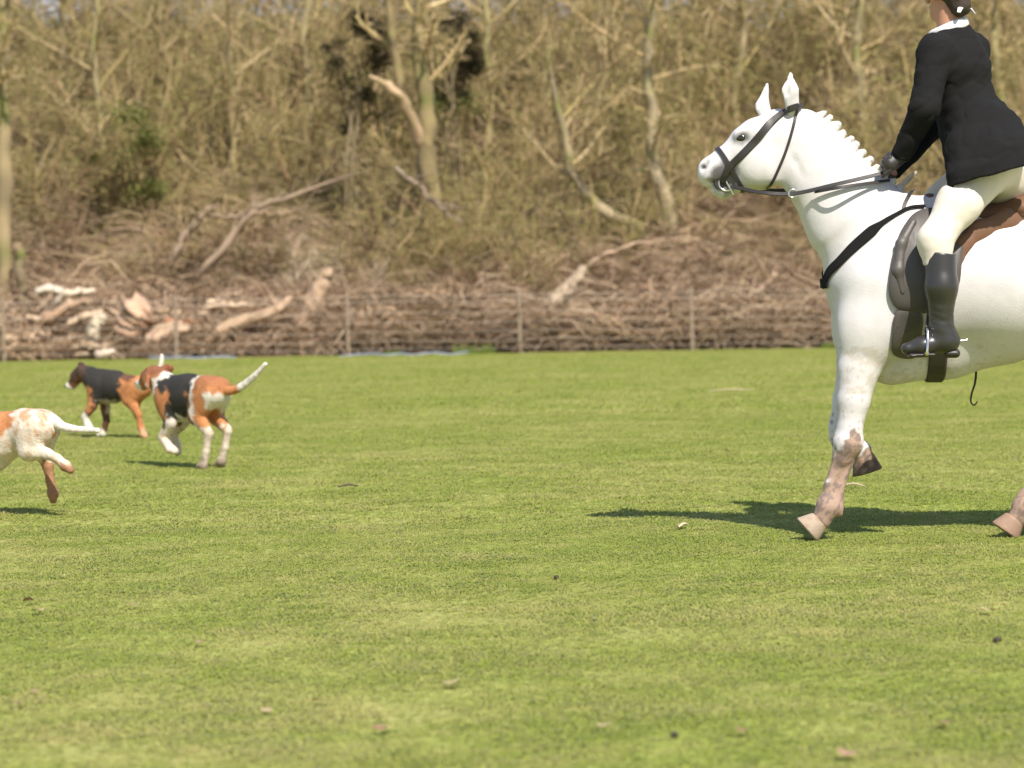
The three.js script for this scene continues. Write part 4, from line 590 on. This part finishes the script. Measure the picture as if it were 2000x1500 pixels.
// ---------------------------------------------------------------- the rider
const rider = thing('person', HO, 'rider in black coat, pale breeches and black boots on the white horse', 'person');
{
  const lt = V(-0.56, 0, 0.83), L = (px, py, dz = 0) => at(px, py, HD).sub(HO).add(V(0, 0, dz)), W = (px, py, dz) => hb(px, py, dz);
  const fwd = V(-0.83, 0, -0.56);
  const B = new Body(lt), u = (a) => a.map((r) => r * U);
  const head = L(1848, -12);
  const torso = (b, g = 0) => {
    b.chain([L(1866, 84), L(1870, 130), L(1884, 208), L(1918, 282)], u([30 + g, 52 + g, 46 + g, 56 + g]), { ss: [1.6, 1.45, 1.35, 1.35], k: 0.06, lat: lt });
    b.bone(W(1828, 100, 0.13), L(1908, 92, -0.14), 33 * U, 33 * U, { k: 0.05 });
  };
  const neck = (b) => b.bone(L(1862, 80), L(1852, 22), 29 * U, 26 * U, { k: 0.03 });
  const nearArm = [W(1826, 104, 0.15), W(1806, 212, 0.24), W(1760, 302, 0.14)], farArm = [L(1908, 96, -0.15), L(1868, 210, -0.34), L(1752, 330, -0.11)];
  const nearLeg = [W(1948, 312, 0.13), W(1872, 398, 0.30), W(1826, 470, 0.36), W(1838, 556, 0.385), W(1838, 648, 0.375)], farLeg = [L(1948, 312, -0.13), L(1872, 398, -0.30), L(1826, 470, -0.36), L(1838, 556, -0.385), L(1838, 648, -0.375)];
  // body, one skin
  torso(B, -6); neck(B);
  B.chain(nearArm, u([26, 20, 13]), { k: 0.03 }).chain(farArm, u([26, 20, 13]), { k: 0.03 });
  for (const l of [nearLeg, farLeg]) B.chain(l, u([34, 28, 20, 15, 11]), { k: 0.04 });
  // head: skull, jaw, nose, ear
  const hF = V(-0.62, 0, -0.785), hL = V(-0.785, 0, 0.62), hp = (f, y, s) => head.clone().addScaledVector(hF, f).add(V(0, y, 0)).addScaledVector(hL, s);
  B.bone(hp(0.0, 0.035, 0), hp(-0.02, 0.03, 0), 0.092, 0.09, { lat: hL, sa: 0.82, k: 0.02 });
  B.bone(hp(0.02, -0.035, 0), hp(0.06, -0.085, 0), 0.062, 0.034, { lat: hL, sa: 0.9, k: 0.03 });
  B.bone(hp(0.092, 0.01, 0), hp(0.112, -0.022, 0), 0.010, 0.014, { lat: hL, k: 0.012 });
  B.bone(hp(0.085, -0.055, 0), hp(0.088, -0.057, 0), 0.012, 0.012, { lat: hL, sa: 1.6, k: 0.01 });
  for (const s of [1, -1]) { B.bone(hp(-0.005, 0.012, s * 0.078), hp(0.0, -0.03, s * 0.074), 0.019, 0.012, { lat: hL, sa: 0.45, k: 0.008 }); B.bone(hp(0.074, 0.012, s * 0.034), hp(0.076, 0.012, s * 0.034), 0.012, 0.012, { lat: hL, cut: true, k: 0.012 }); }
  mesh('body', B.geometry(0.0075, (x, y, z) => { const n = fbm(x * 30, y * 30, z * 30); return [0.46 + n * 0.05, 0.225 + n * 0.05, 0.145 + n * 0.04]; }), M.skin, rider);
  for (const s of [1, -1]) { const e = mesh('eye', new THREE.SphereGeometry(0.011, 14, 10), M.eye, rider); e.position.copy(hp(0.07, 0.012, s * 0.034)); }
  // hat: velvet cap with a short peak, and the hair rolled into a net at the nape
  const H = new Body(hL); H.bone(hp(0.0, 0.065, 0), hp(-0.02, 0.055, 0), 0.106, 0.108, { sa: 0.86, k: 0.02 }); H.bone(hp(0.09, 0.04, 0), hp(0.15, 0.025, 0), 0.03, 0.012, { sa: 2.3, k: 0.02 });
  mesh('riding_hat', H.geometry(0.007, null, { clip: (x, y, z) => (head.y + 0.012 + 0.25 * ((x - head.x) * -fwd.x + (z - head.z) * -fwd.z) * 0) - y }), M.wool, rider);
  const hr = new Body(hL); hr.bone(hp(-0.055, 0.0, 0), hp(-0.085, -0.065, 0), 0.072, 0.05, { sa: 1.0, k: 0.02 }); hr.bone(hp(-0.03, 0.0, 0.06), hp(-0.03, 0.0, -0.06), 0.03, 0.03, { k: 0.02 }); hr.extra = (x, y, z) => noise(x * 120, y * 60, z * 120) * 0.004;
  mesh('hair', hr.geometry(0.006, () => mix3([0.03, 0.018, 0.012], [0.05, 0.03, 0.02], 0.4)), M.fur, rider);
  const bow = new Bag(); for (const s of [1, -1]) bow.tube(curve([hp(-0.09, -0.085, 0), hp(-0.115, -0.075, s * 0.03), hp(-0.125, -0.1, s * 0.055)], 8), along([0.006, 0.014, 0.008], 8), 6, [1, 1, 1], { flat: 0.35 });
  mesh('hair_ribbon', bow.build(), M.linen, rider);
  // stock and collar
  const stock = mesh('stock', new THREE.TorusGeometry(0.078, 0.021, 12, 40), M.linen, rider); stock.position.copy(L(1853, 57)); stock.scale.set(1, 1, 1.3); stock.rotation.set(Math.PI / 2, 0.38, 0);
  // coat: torso, flaring skirts, sleeves; folds at elbow and waist
  const J = new Body(lt); torso(J, 3);
  J.bone(L(1862, 76), L(1866, 96), 38 * U, 44 * U, { k: 0.05 });
  J.chain([L(1888, 205), L(1912, 262), L(1932, 318)], u([52, 66, 82]), { ss: [1.3, 1.35, 1.35], k: 0.05 });
  J.chain([L(1930, 240), L(1972, 282), L(1990, 318)], u([40, 38, 34]), { ss: [1.8, 1.8, 2.0], k: 0.04 });
  J.chain([L(1900, 235, 0.1), W(1906, 300, 0.23), W(1912, 350, 0.32)], u([44, 56, 62]), { ss: [0.9, 0.75, 0.6], k: 0.05, lat: V(0, 0, 1) });
  J.chain([W(1940, 265, 0.18), W(1962, 322, 0.31), W(1972, 350, 0.35)], u([60, 62, 60]), { ss: [0.8, 0.6, 0.55], k: 0.05, lat: V(0, 0, 1) });
  J.extra = (x, y, z, d) => d > 0.05 ? 0 : noise(x * 11 + y * 7, y * 17 - x * 13, z * 10) * 0.0055 - Math.pow(Math.max(0, 1 - Math.abs(noise(x * 7 + y * 4, y * 13 - x * 9, z * 6 + 5)) * 5), 2) * -0.004 + noise(x * 26, y * 30 + x * 24, z * 22) * 0.0008;
  const hemA = L(1850, 364), hemB = L(2000, 322), hemS = (hemB.y - hemA.y) / (hemB.x - hemA.x);
  J.chain(nearArm, u([35, 28, 20]), { k: 0.035 }); J.chain(farArm, u([35, 28, 20]), { k: 0.035 });
  const frontX = L(1852, 300).x;
  const cuffN = nearArm[2], cuffDir = nearArm[2].clone().sub(nearArm[1]).normalize(), cuffF = farArm[2], cuffFD = farArm[2].clone().sub(farArm[1]).normalize();
  const planes = (x, y, z) => {
    const nearCuff = ((x - cuffN.x) * cuffDir.x + (y - cuffN.y) * cuffDir.y + (z - cuffN.z) * cuffDir.z) - 0.012, inN = Math.hypot(x - cuffN.x, y - cuffN.y, z - cuffN.z) < 0.12 ? nearCuff : -1;
    const farCuff = ((x - cuffF.x) * cuffFD.x + (y - cuffF.y) * cuffFD.y + (z - cuffF.z) * cuffFD.z) - 0.012, inF = Math.hypot(x - cuffF.x, y - cuffF.y, z - cuffF.z) < 0.12 ? farCuff : -1;
    const hem = x > frontX - 0.04 ? (hemA.y + hemS * (x - hemA.x) + noise(x * 14, z * 14, 3) * 0.008) - y : -1;
    return Math.max(hem, inN, inF);
  };
  mesh('coat', J.geometry(0.0075, null, { clip: planes }), M.wool, rider);
  for (const [x, y] of [[1944, 214], [1936, 216]]) { const b = mesh('button', new THREE.SphereGeometry(0.009, 12, 8), M.steel, rider); b.position.copy(W(x, y, 0.02)); }
  // breeches: seat and thighs to just below the knee
  const P = new Body(lt); P.chain([L(1930, 292), L(1962, 340)], u([58, 62]), { sa: 1.35, k: 0.06 });
  P.chain(nearLeg.slice(0, 4), u([50, 39, 30, 26]), { k: 0.05, lat: V(0, 0, 1), ss: [0.9, 0.85, 0.85, 0.85] }); P.chain(farLeg.slice(0, 4), u([56, 46, 36, 27]), { k: 0.05, lat: V(0, 0, 1), sa: 0.85 });
  P.extra = (x, y, z, d) => d > 0.05 ? 0 : noise(x * 16 + y * 22, y * 18 - x * 20, z * 14) * 0.002;
  const kneeY = L(1838, 520).y;
  mesh('breeches', P.geometry(0.0075, null, { clip: (x, y) => kneeY - y }), M.breech, rider);
  // boots
  for (const [l, s] of [[nearLeg, 1], [farLeg, -1]]) {
    const z = l[4].z, Q = (px, py, dz = 0) => s > 0 ? W(px, py, 0.375 + dz) : L(px, py, -0.375 - dz), bt = new Body(V(0, 0, 1));
    bt.chain([Q(1836, 490, -0.01), Q(1838, 560, 0.01), Q(1838, 640)], u([31, 30, 21]), { ss: [0.95, 0.95, 1], k: 0.03 });
    bt.chain([Q(1850, 664), Q(1802, 676, 0.01), Q(1772, 681, 0.015)], u([22, 17, 12]), { ss: [0.95, 1.15, 1.15], k: 0.03 });
    bt.bone(Q(1838, 640), Q(1848, 668), 21 * U, 22 * U, { k: 0.03 });
    bt.extra = (x, y, zz, d) => d > 0.04 ? 0 : noise(x * 20, y * 55 + x * 18, zz * 24) * 0.0035 * smooth(0.35, 0, Math.abs(y - Q(1838, 625).y) * 3);
    const top = Q(1836, 494).y; mesh('boot', bt.geometry(0.006, null, { clip: (x, y) => y - top - 0.22 * (Q(1836, 494).x - x) * 0.6 }), M.boot, rider);
    const boot = rider.children[rider.children.length - 1]; boot.name = 'riding_boot';
    const sole = new Body(V(0, 0, 1)); sole.chain([Q(1866, 690), Q(1850, 690)], u([9, 9]), { sa: 1.7, k: 0.01 }); sole.chain([Q(1822, 692, 0.005), Q(1776, 694, 0.014)], u([5, 5]), { sa: 4.2, k: 0.01 });
    mesh('boot_sole', sole.geometry(0.005, null), M.leather, boot);
    const spur = new Bag(); spur.tube(curve([Q(1842, 668, 0.052 * s * s), Q(1864, 666, 0.045), Q(1873, 666, 0), Q(1890, 664, 0)], 12), along([0.004, 0.005, 0.006, 0.004], 12), 8, [1, 1, 1]); mesh('spur', spur.build(), M.steel, boot);
  }
  // gloved hands closed on the reins
  const glove = (wrist, dir, s) => {
    const up = V(0, 1, 0), side = V(0, 0, s), f = dir.clone().normalize(), G = new Body(side), o = wrist, q = (a, b, c) => o.clone().addScaledVector(f, a).addScaledVector(up, b).addScaledVector(side, c);
    G.bone(q(-0.02, 0.0, 0), q(0.05, 0.0, 0.008), 0.026, 0.036, { sa: 0.75, k: 0.02 });
    for (let i = 0; i < 4; i++) { const b = 0.033 - i * 0.02, l = [0.033, 0.037, 0.034, 0.027][i]; G.chain([q(0.055, b, 0.018), q(0.055 + l, b - 0.003, 0.014), q(0.06 + l, b - 0.006, -0.016), q(0.06, b - 0.008, -0.026)], [0.0112, 0.0105, 0.010, 0.009], { k: 0.004 }); }
    G.chain([q(0.012, 0.03, -0.012), q(0.05, 0.045, -0.018), q(0.078, 0.042, -0.012)], [0.014, 0.012, 0.010], { k: 0.008 });
    mesh('glove', G.geometry(0.0035, null), M.leather, rider);
  };
  glove(nearArm[2].clone().add(V(-0.006, -0.018, 0)), V(-0.85, -0.5, -0.1), 1);
  glove(farArm[2].clone().add(V(-0.005, -0.01, 0)), V(-0.9, -0.4, 0.1), -1);
  // stirrups hang from the saddle
  for (const s of [1, -1]) {
    const Q = (px, py, dz = 0) => s > 0 ? W(px, py, 0.385 + dz) : L(px, py, -0.385 - dz);
    const g = new Bag(), arch = []; for (let i = 0; i <= 16; i++) { const a = i / 16 * Math.PI; arch.push(Q(1806, 690).add(V(0.012 * Math.sin(a), 0.115 * Math.sin(a), Math.cos(a) * 0.062))); }
    g.tube(arch, 0.0065, 8, [1, 1, 1]); g.tube([arch[0], arch[16]], 0.011, 8, [1, 1, 1]); mesh('stirrup_iron', g.build(), M.steel, saddle);
    const a = Q(1810, 650, -0.01), b = onSide(1842, 470, 0.03, s, 0.3).p, c = a.clone().lerp(b, 0.5); const P2 = [a, c, b];
    mesh('stirrup_leather', flatShaded(strap(P2, P2.map(() => V(0, 0, s)), 0.024, 0.005, [1, 1, 1])), M.leather, saddle);
  }
  // the thong of a hunting whip hanging on the far side
  const T = new Bag(); T.tube(curve([L(1926, 640, -0.33), L(1931, 715, -0.32), L(1928, 752, -0.31), L(1921, 775, -0.31), L(1920, 792, -0.31), L(1926, 797, -0.31), L(1933, 790, -0.31)], 40), along([0.006, 0.006, 0.005, 0.004, 0.003], 40), 6, [1, 1, 1]);
  tag(mesh('whip_thong', T.build(), M.leather), 'thin dark whip thong dangling below the white horse\'s belly', 'whip'); scene.children[scene.children.length - 1].position.copy(HO);
}
// ---------------------------------------------------------------- the hounds; own axes: x forward, y up, z to the right
function hound(name, label, x, z, yaw, pose, colour) {
  const g = thing(name, V(x, 0, z), label, 'dog', 'hounds running left across the grass'); g.rotation.y = Math.PI - yaw; g.scale.setScalar(pose.size ?? 1);
  const B = new Body(V(0, 0, 1)), c = (pts, rs, o = {}) => B.chain(pts.map((q) => V(q[0], q[1], q[2] ?? 0)), rs, { k: 0.03, ...o });
  const dy = pose.fore ?? 0, ry = pose.rear ?? 0;
  c([[0.17, 0.44 + dy], [0.02, 0.455 + (dy + ry) / 2], [-0.13, 0.475 + ry], [-0.24, 0.475 + ry]], [0.135, 0.128, 0.095, 0.092], { ss: [0.74, 0.8, 0.86, 0.9], k: 0.05 });
  c([[0.2, 0.36 + dy], [0.06, 0.36 + dy * 0.8]], [0.075, 0.07], { sa: 0.85, k: 0.05 });
  c([[0.13, 0.53 + dy], [0.0, 0.535 + (dy + ry) / 2]], [0.045, 0.04], { sa: 1.1, k: 0.05 });
  const [hx, hy, hz] = pose.head, hp = pose.headPitch ?? -0.15, hw = pose.headYaw ?? 0;
  const H = (f, u, s) => V(hx + (f * Math.cos(hp) - u * Math.sin(hp)) * Math.cos(hw) - s * Math.sin(hw), hy + f * Math.sin(hp) + u * Math.cos(hp), (hz ?? 0) + (f * Math.cos(hp) - u * Math.sin(hp)) * Math.sin(hw) + s * Math.cos(hw));
  c([[0.19, 0.48 + dy], [lerp(0.19, hx, 0.55), lerp(0.48 + dy, hy, 0.6)], [hx - 0.03, hy - 0.01, hz ?? 0]], [0.1, 0.078, 0.066], { sa: 0.82, k: 0.05 });
  B.bone(H(-0.01, 0.005, 0), H(0.06, 0.005, 0), 0.066, 0.055, { sa: 0.92, k: 0.03 });
  B.bone(H(0.07, -0.012, 0), H(0.17, -0.024, 0), 0.042, 0.032, { sa: 0.85, k: 0.02 });
  B.bone(H(0.06, -0.045, 0), H(0.15, -0.058, 0), 0.024, 0.017, { sa: 0.9, k: 0.015 });
  for (const s of [1, -1]) { const e = pose.ears?.[s > 0 ? 0 : 1] ?? [-0.03, -0.10, 0.085]; const a = H(-0.015, 0.038, s * 0.055), b = H(lerp(-0.015, e[0], 0.5), lerp(0.038, e[1], 0.5), s * Math.max(0.08, e[2] * 0.9)), d = H(e[0], e[1], s * e[2]); B.bone(a, b, 0.022, 0.036, { sa: 0.3, k: 0.012 }).bone(b, d, 0.036, 0.022, { sa: 0.3, k: 0.01 }); }
  for (const l of pose.legs) {
    const s = l.side * (l.hind ? 0.062 : 0.07);
    if (l.hind) { c([[-0.22, 0.47 + ry, s * 0.85], [l.p[0][0], l.p[0][1], s]], [0.098, 0.068], { ss: [0.66, 0.72], k: 0.05 }); c([[l.p[0][0], l.p[0][1], s], [l.p[1][0], l.p[1][1], s], [l.p[2][0], l.p[2][1], s], [l.p[3][0], l.p[3][1], s], [l.p[3][0] + l.toe[0], l.p[3][1] + l.toe[1], s]], [0.066, 0.03, 0.023, 0.027, 0.02], { ss: [0.72, 0.85, 0.95, 1.1, 1.25], k: 0.015 }); }
    else { c([[0.19, 0.44 + dy, s * 0.9], [l.p[0][0], l.p[0][1], s]], [0.075, 0.045], { sa: 0.6, k: 0.05 }); c([[l.p[0][0], l.p[0][1], s], [l.p[1][0], l.p[1][1], s], [l.p[2][0], l.p[2][1], s], [l.p[2][0] + l.toe[0], l.p[2][1] + l.toe[1], s]], [0.046, 0.029, 0.03, 0.024], { ss: [0.8, 0.95, 1.15, 1.25], k: 0.015 }); }
  }
  const T = pose.tail, tp = curve(T.map((q) => V(...q)), 10); for (let i = 0; i < 10; i++) B.bone(tp[i], tp[i + 1], lerp(0.033, 0.015, i / 10), lerp(0.033, 0.015, (i + 1) / 10), { k: 0.006 });
  if (pose.feather) B.bone(tp[4], tp[8].clone().add(V(0, -0.006, 0)), 0.022, 0.018, { sa: 0.6, k: 0.012 });
  B.extra = (a, b, d, e) => e > 0.04 ? 0 : noise(a * 70, b * 70, d * 70) * 0.0018 + noise(a * 18, b * 18, d * 18) * 0.003;
  const tailAt = (a, b, d) => { let best = 9, f = 0; tp.forEach((q, i) => { const m = Math.hypot(q.x - a, q.y - b, q.z - d); if (m < best) { best = m; f = i / 10; } }); return best < 0.05 ? f : -1; };
  const headInv = (a, b, d) => { const vx = a - hx, vy = b - hy, vz = d - (hz ?? 0), fx = vx * Math.cos(hw) + vz * Math.sin(hw); return [fx * Math.cos(hp) + vy * Math.sin(hp), -fx * Math.sin(hp) + vy * Math.cos(hp), -vx * Math.sin(hw) + vz * Math.cos(hw)]; };
  const one = (a, b, d) => { const n = fbm(a * 22, b * 22, d * 22 + x * 3), f = fbm(a * 90, b * 90, d * 90); return colour({ x: a + n * 0.09, y: b + n * 0.08, z: d, n, f, rx: a + n * 0.05 + f * 0.01, ry: b + n * 0.09 + f * 0.012, tail: a < -0.24 ? tailAt(a, b, d) : -1, head: headInv(a, b, d) }); };
  const taps = []; for (let i = 0; i < 9; i++) { const t = i * 2.4, m = 0.011 * Math.sqrt(i / 9); taps.push([Math.cos(t) * m, Math.sin(t) * m]); }   // hairs of neighbouring patches overlap by a centimetre
  mesh('body', B.geometry(0.0068, (a, b, d) => { const o = [0, 0, 0]; for (const [u, v] of taps) { const c = one(a + u, b + v, d + (u - v) * 0.5); for (let q = 0; q < 3; q++) o[q] += c[q] / taps.length; } const f = fbm(a * 60, b * 140, d * 60), l = fbm(a * 14, b * 14, d * 14); return o.map((v) => v * (1 + f * 0.4 + l * 0.25)); }), M.fur, g);
  for (const s of [1, -1]) { const e = mesh('eye', new THREE.SphereGeometry(0.0095, 12, 8), M.eye, g); e.position.copy(H(0.085, 0.022, s * 0.032)); }
  const nz = mesh('nose', new THREE.SphereGeometry(0.0165, 14, 10), M.eye, g); nz.position.copy(H(0.198, -0.012, 0)); nz.scale.set(0.9, 0.8, 1.15);
  return g;
}
const C = { white: [0.66, 0.60, 0.52], tan: [0.44, 0.175, 0.062], brown: [0.21, 0.075, 0.03], black: [0.018, 0.015, 0.013], cream: [0.56, 0.40, 0.27], mud: [0.2, 0.13, 0.085] };
// black-saddled hound farthest off, tail up
{
  const p = at(232, 855, 21.2);
  hound('foxhound', 'black-backed hound with tan rump, farthest away, its white muzzle at left', p.x, p.z, 0.36, {
    size: 0.93, fore: 0.03, rear: -0.02, head: [0.36, 0.585, -0.01], headPitch: -0.62, headYaw: -0.1, ears: [[0.0, 0.09, 0.09], [-0.04, -0.11, 0.085]],
    legs: [
      { side: -1, p: [[0.22, 0.29], [0.30, 0.19], [0.27, 0.115]], toe: [-0.03, -0.02] }, { side: 1, p: [[0.17, 0.27], [0.16, 0.15], [0.20, 0.035]], toe: [0.035, -0.012] },
      { side: -1, hind: 1, p: [[-0.15, 0.35], [-0.24, 0.21], [-0.25, 0.1], [-0.285, 0.03]], toe: [-0.02, -0.01] }, { side: 1, hind: 1, p: [[-0.12, 0.34], [-0.16, 0.2], [-0.2, 0.1], [-0.22, 0.03]], toe: [0.03, -0.01] }],
    tail: [[-0.3, 0.5, 0], [-0.36, 0.53, 0], [-0.42, 0.60, 0], [-0.445, 0.68, 0], [-0.45, 0.735, 0]],
  }, (q) => {
    if (q.tail > 0.2) return q.tail > 0.55 ? C.white : C.tan;
    const h = q.head;
    if (h[0] > 0.15 && h[1] < 0.03) return C.white;
    if (q.rx > 0.29 && q.ry > 0.42) return h[1] < -0.02 && h[0] > 0 ? mix3(C.brown, C.black, 0.4) : mix3(C.black, C.brown, 0.2);
    if (q.ry < 0.09 + q.n * 0.15 && q.rx < 0) return mix3(C.cream, C.tan, clamp(0.6 + q.f * 2)); if (q.ry < 0.2 && q.rx > 0) return mix3(C.brown, C.black, 0.6);  // brown-black forelegs here and below: shade put into the coat colour
    if (q.x > 0.2 && q.y < 0.46) return q.ry < 0.24 ? mix3(C.brown, C.black, 0.6) : C.tan;
    if (q.x > 0.15 && q.ry < 0.3) return mix3(C.brown, C.black, 0.4);
    if (q.ry < 0.335 && q.x > -0.06 && q.x < 0.16) return mix3(C.white, C.mud, 0.6);
    if (q.x < -0.07) return q.y > 0.52 && q.x > -0.2 ? mix3(C.black, C.brown, 0.5) : C.tan;
    return C.black;
  });
}
// tricolour hound in the middle, seen from behind
{
  const p = at(376, 915, 17.4);
  hound('foxhound', 'tricolour hound with white collar, black saddle and tan rump, seen from behind', p.x, p.z, 0.72, {
    size: 1.04, fore: 0.02, rear: 0.03, head: [0.37, 0.60, 0], headPitch: -0.2, headYaw: 0.1, ears: [[-0.08, 0.035, 0.10], [-0.06, -0.07, 0.10]], feather: true,
    legs: [
      { side: -1, p: [[0.13, 0.30], [0.21, 0.20], [0.13, 0.125]], toe: [-0.035, -0.01] }, { side: 1, p: [[0.16, 0.30], [0.26, 0.22], [0.24, 0.13]], toe: [-0.015, -0.035] },
      { side: -1, hind: 1, p: [[-0.12, 0.355], [-0.235, 0.24], [-0.205, 0.12], [-0.175, 0.03]], toe: [0.04, -0.008] }, { side: 1, hind: 1, p: [[-0.15, 0.36], [-0.28, 0.25], [-0.25, 0.14], [-0.215, 0.05]], toe: [0.035, -0.018] }],
    tail: [[-0.3, 0.52, 0], [-0.38, 0.515, 0.01], [-0.47, 0.54, 0.02], [-0.57, 0.605, 0.03], [-0.67, 0.685, 0.04]],
  }, (q) => {
    if (q.tail > 0.12) return q.tail > 0.45 ? C.white : C.tan;
    const h = q.head;
    if (h[0] > 0.13) return C.white;
    if (q.rx + (q.ry - 0.5) * 0.75 > 0.335 && q.ry > 0.4) return h[1] > 0.0 ? C.brown : mix3(C.brown, C.tan, 0.5);
    if (q.rx + (q.ry - 0.5) * 0.75 > 0.262 && q.ry > 0.36) return C.white;
    if (q.ry < 0.27) return q.ry < 0.07 + q.n * 0.2 ? mix3(C.white, C.mud, 0.75) : mix3(C.white, C.cream, clamp(0.45 + q.f * 2));
    if (q.rx < -0.245 && q.ry < 0.5 && q.ry > 0.33) return C.white;
    if (q.ry < 0.345 && q.rx > -0.08 && q.rx < 0.14) return mix3(C.white, C.mud, 0.25);
    const st = q.x + 0.115 + (0.5 - q.ry) * 0.1; if (Math.abs(st) < 0.019 && q.n + q.f * 0.4 < 0.22) return C.white;
    if (st < 0) return q.y > 0.53 ? mix3(C.tan, C.brown, 0.5) : C.tan;
    if (q.x > 0.12 - (q.ry - 0.42) * 0.5 && q.y < 0.5) return C.tan;
    return q.x < -0.06 && q.y < 0.5 ? mix3(C.tan, C.black, 0.5) : C.black;
  });
}
// white and lemon hound leaving at the left edge
{
  const p = at(12, 1010, 13.9);
  hound('foxhound', 'white hound with tan patches and straight tail at the left edge', p.x, p.z, 0.42, {
    fore: -0.065, rear: 0.005, head: [0.42, 0.48, 0], headPitch: -0.25,
    legs: [
      { side: -1, p: [[0.13, 0.25], [0.06, 0.14], [0.03, 0.03]], toe: [0.04, -0.01] }, { side: 1, p: [[0.18, 0.25], [0.2, 0.13], [0.16, 0.03]], toe: [0.04, -0.01] },
      { side: -1, hind: 1, p: [[-0.2, 0.37], [-0.315, 0.345], [-0.385, 0.32], [-0.435, 0.28]], toe: [-0.03, -0.02] }, { side: 1, hind: 1, p: [[-0.2, 0.37], [-0.235, 0.27], [-0.25, 0.19], [-0.265, 0.12]], toe: [0.0, -0.035] }],
    tail: [[-0.285, 0.53, 0], [-0.33, 0.52, 0], [-0.38, 0.49, 0], [-0.47, 0.475, 0], [-0.6, 0.47, 0]],
  }, (q) => {
    if (q.tail > 0.15) return C.white;
    if (q.ry < 0.3 && q.rx < -0.2) return mix3(C.tan, C.mud, 0.6);
    if (q.ry < 0.24) return mix3(C.white, C.mud, 0.55);
    const a = Math.hypot(q.x + 0.02, (q.y - 0.52) * 0.9) - 0.085, b = Math.hypot((q.x + 0.2) * 1.1, (q.y - 0.55) * 1.2) - 0.035, d = Math.hypot(q.x - 0.2, q.y - 0.45) - 0.1;
    if (a < 0 || d < 0 || q.rx > 0.36) return C.tan;
    if (b < 0) return mix3(C.tan, C.cream, 0.5);
    const m = q.n * 1.3 + q.f * 0.8; if (q.y > 0.46 && m > 0.02) return mix3(C.cream, C.tan, clamp(m * 2.2)); if (m > 0.16) return C.cream;
    return mix3(C.white, C.cream, clamp(0.25 + q.f * 1.5));
  });
}
renderer.render(scene, camera);
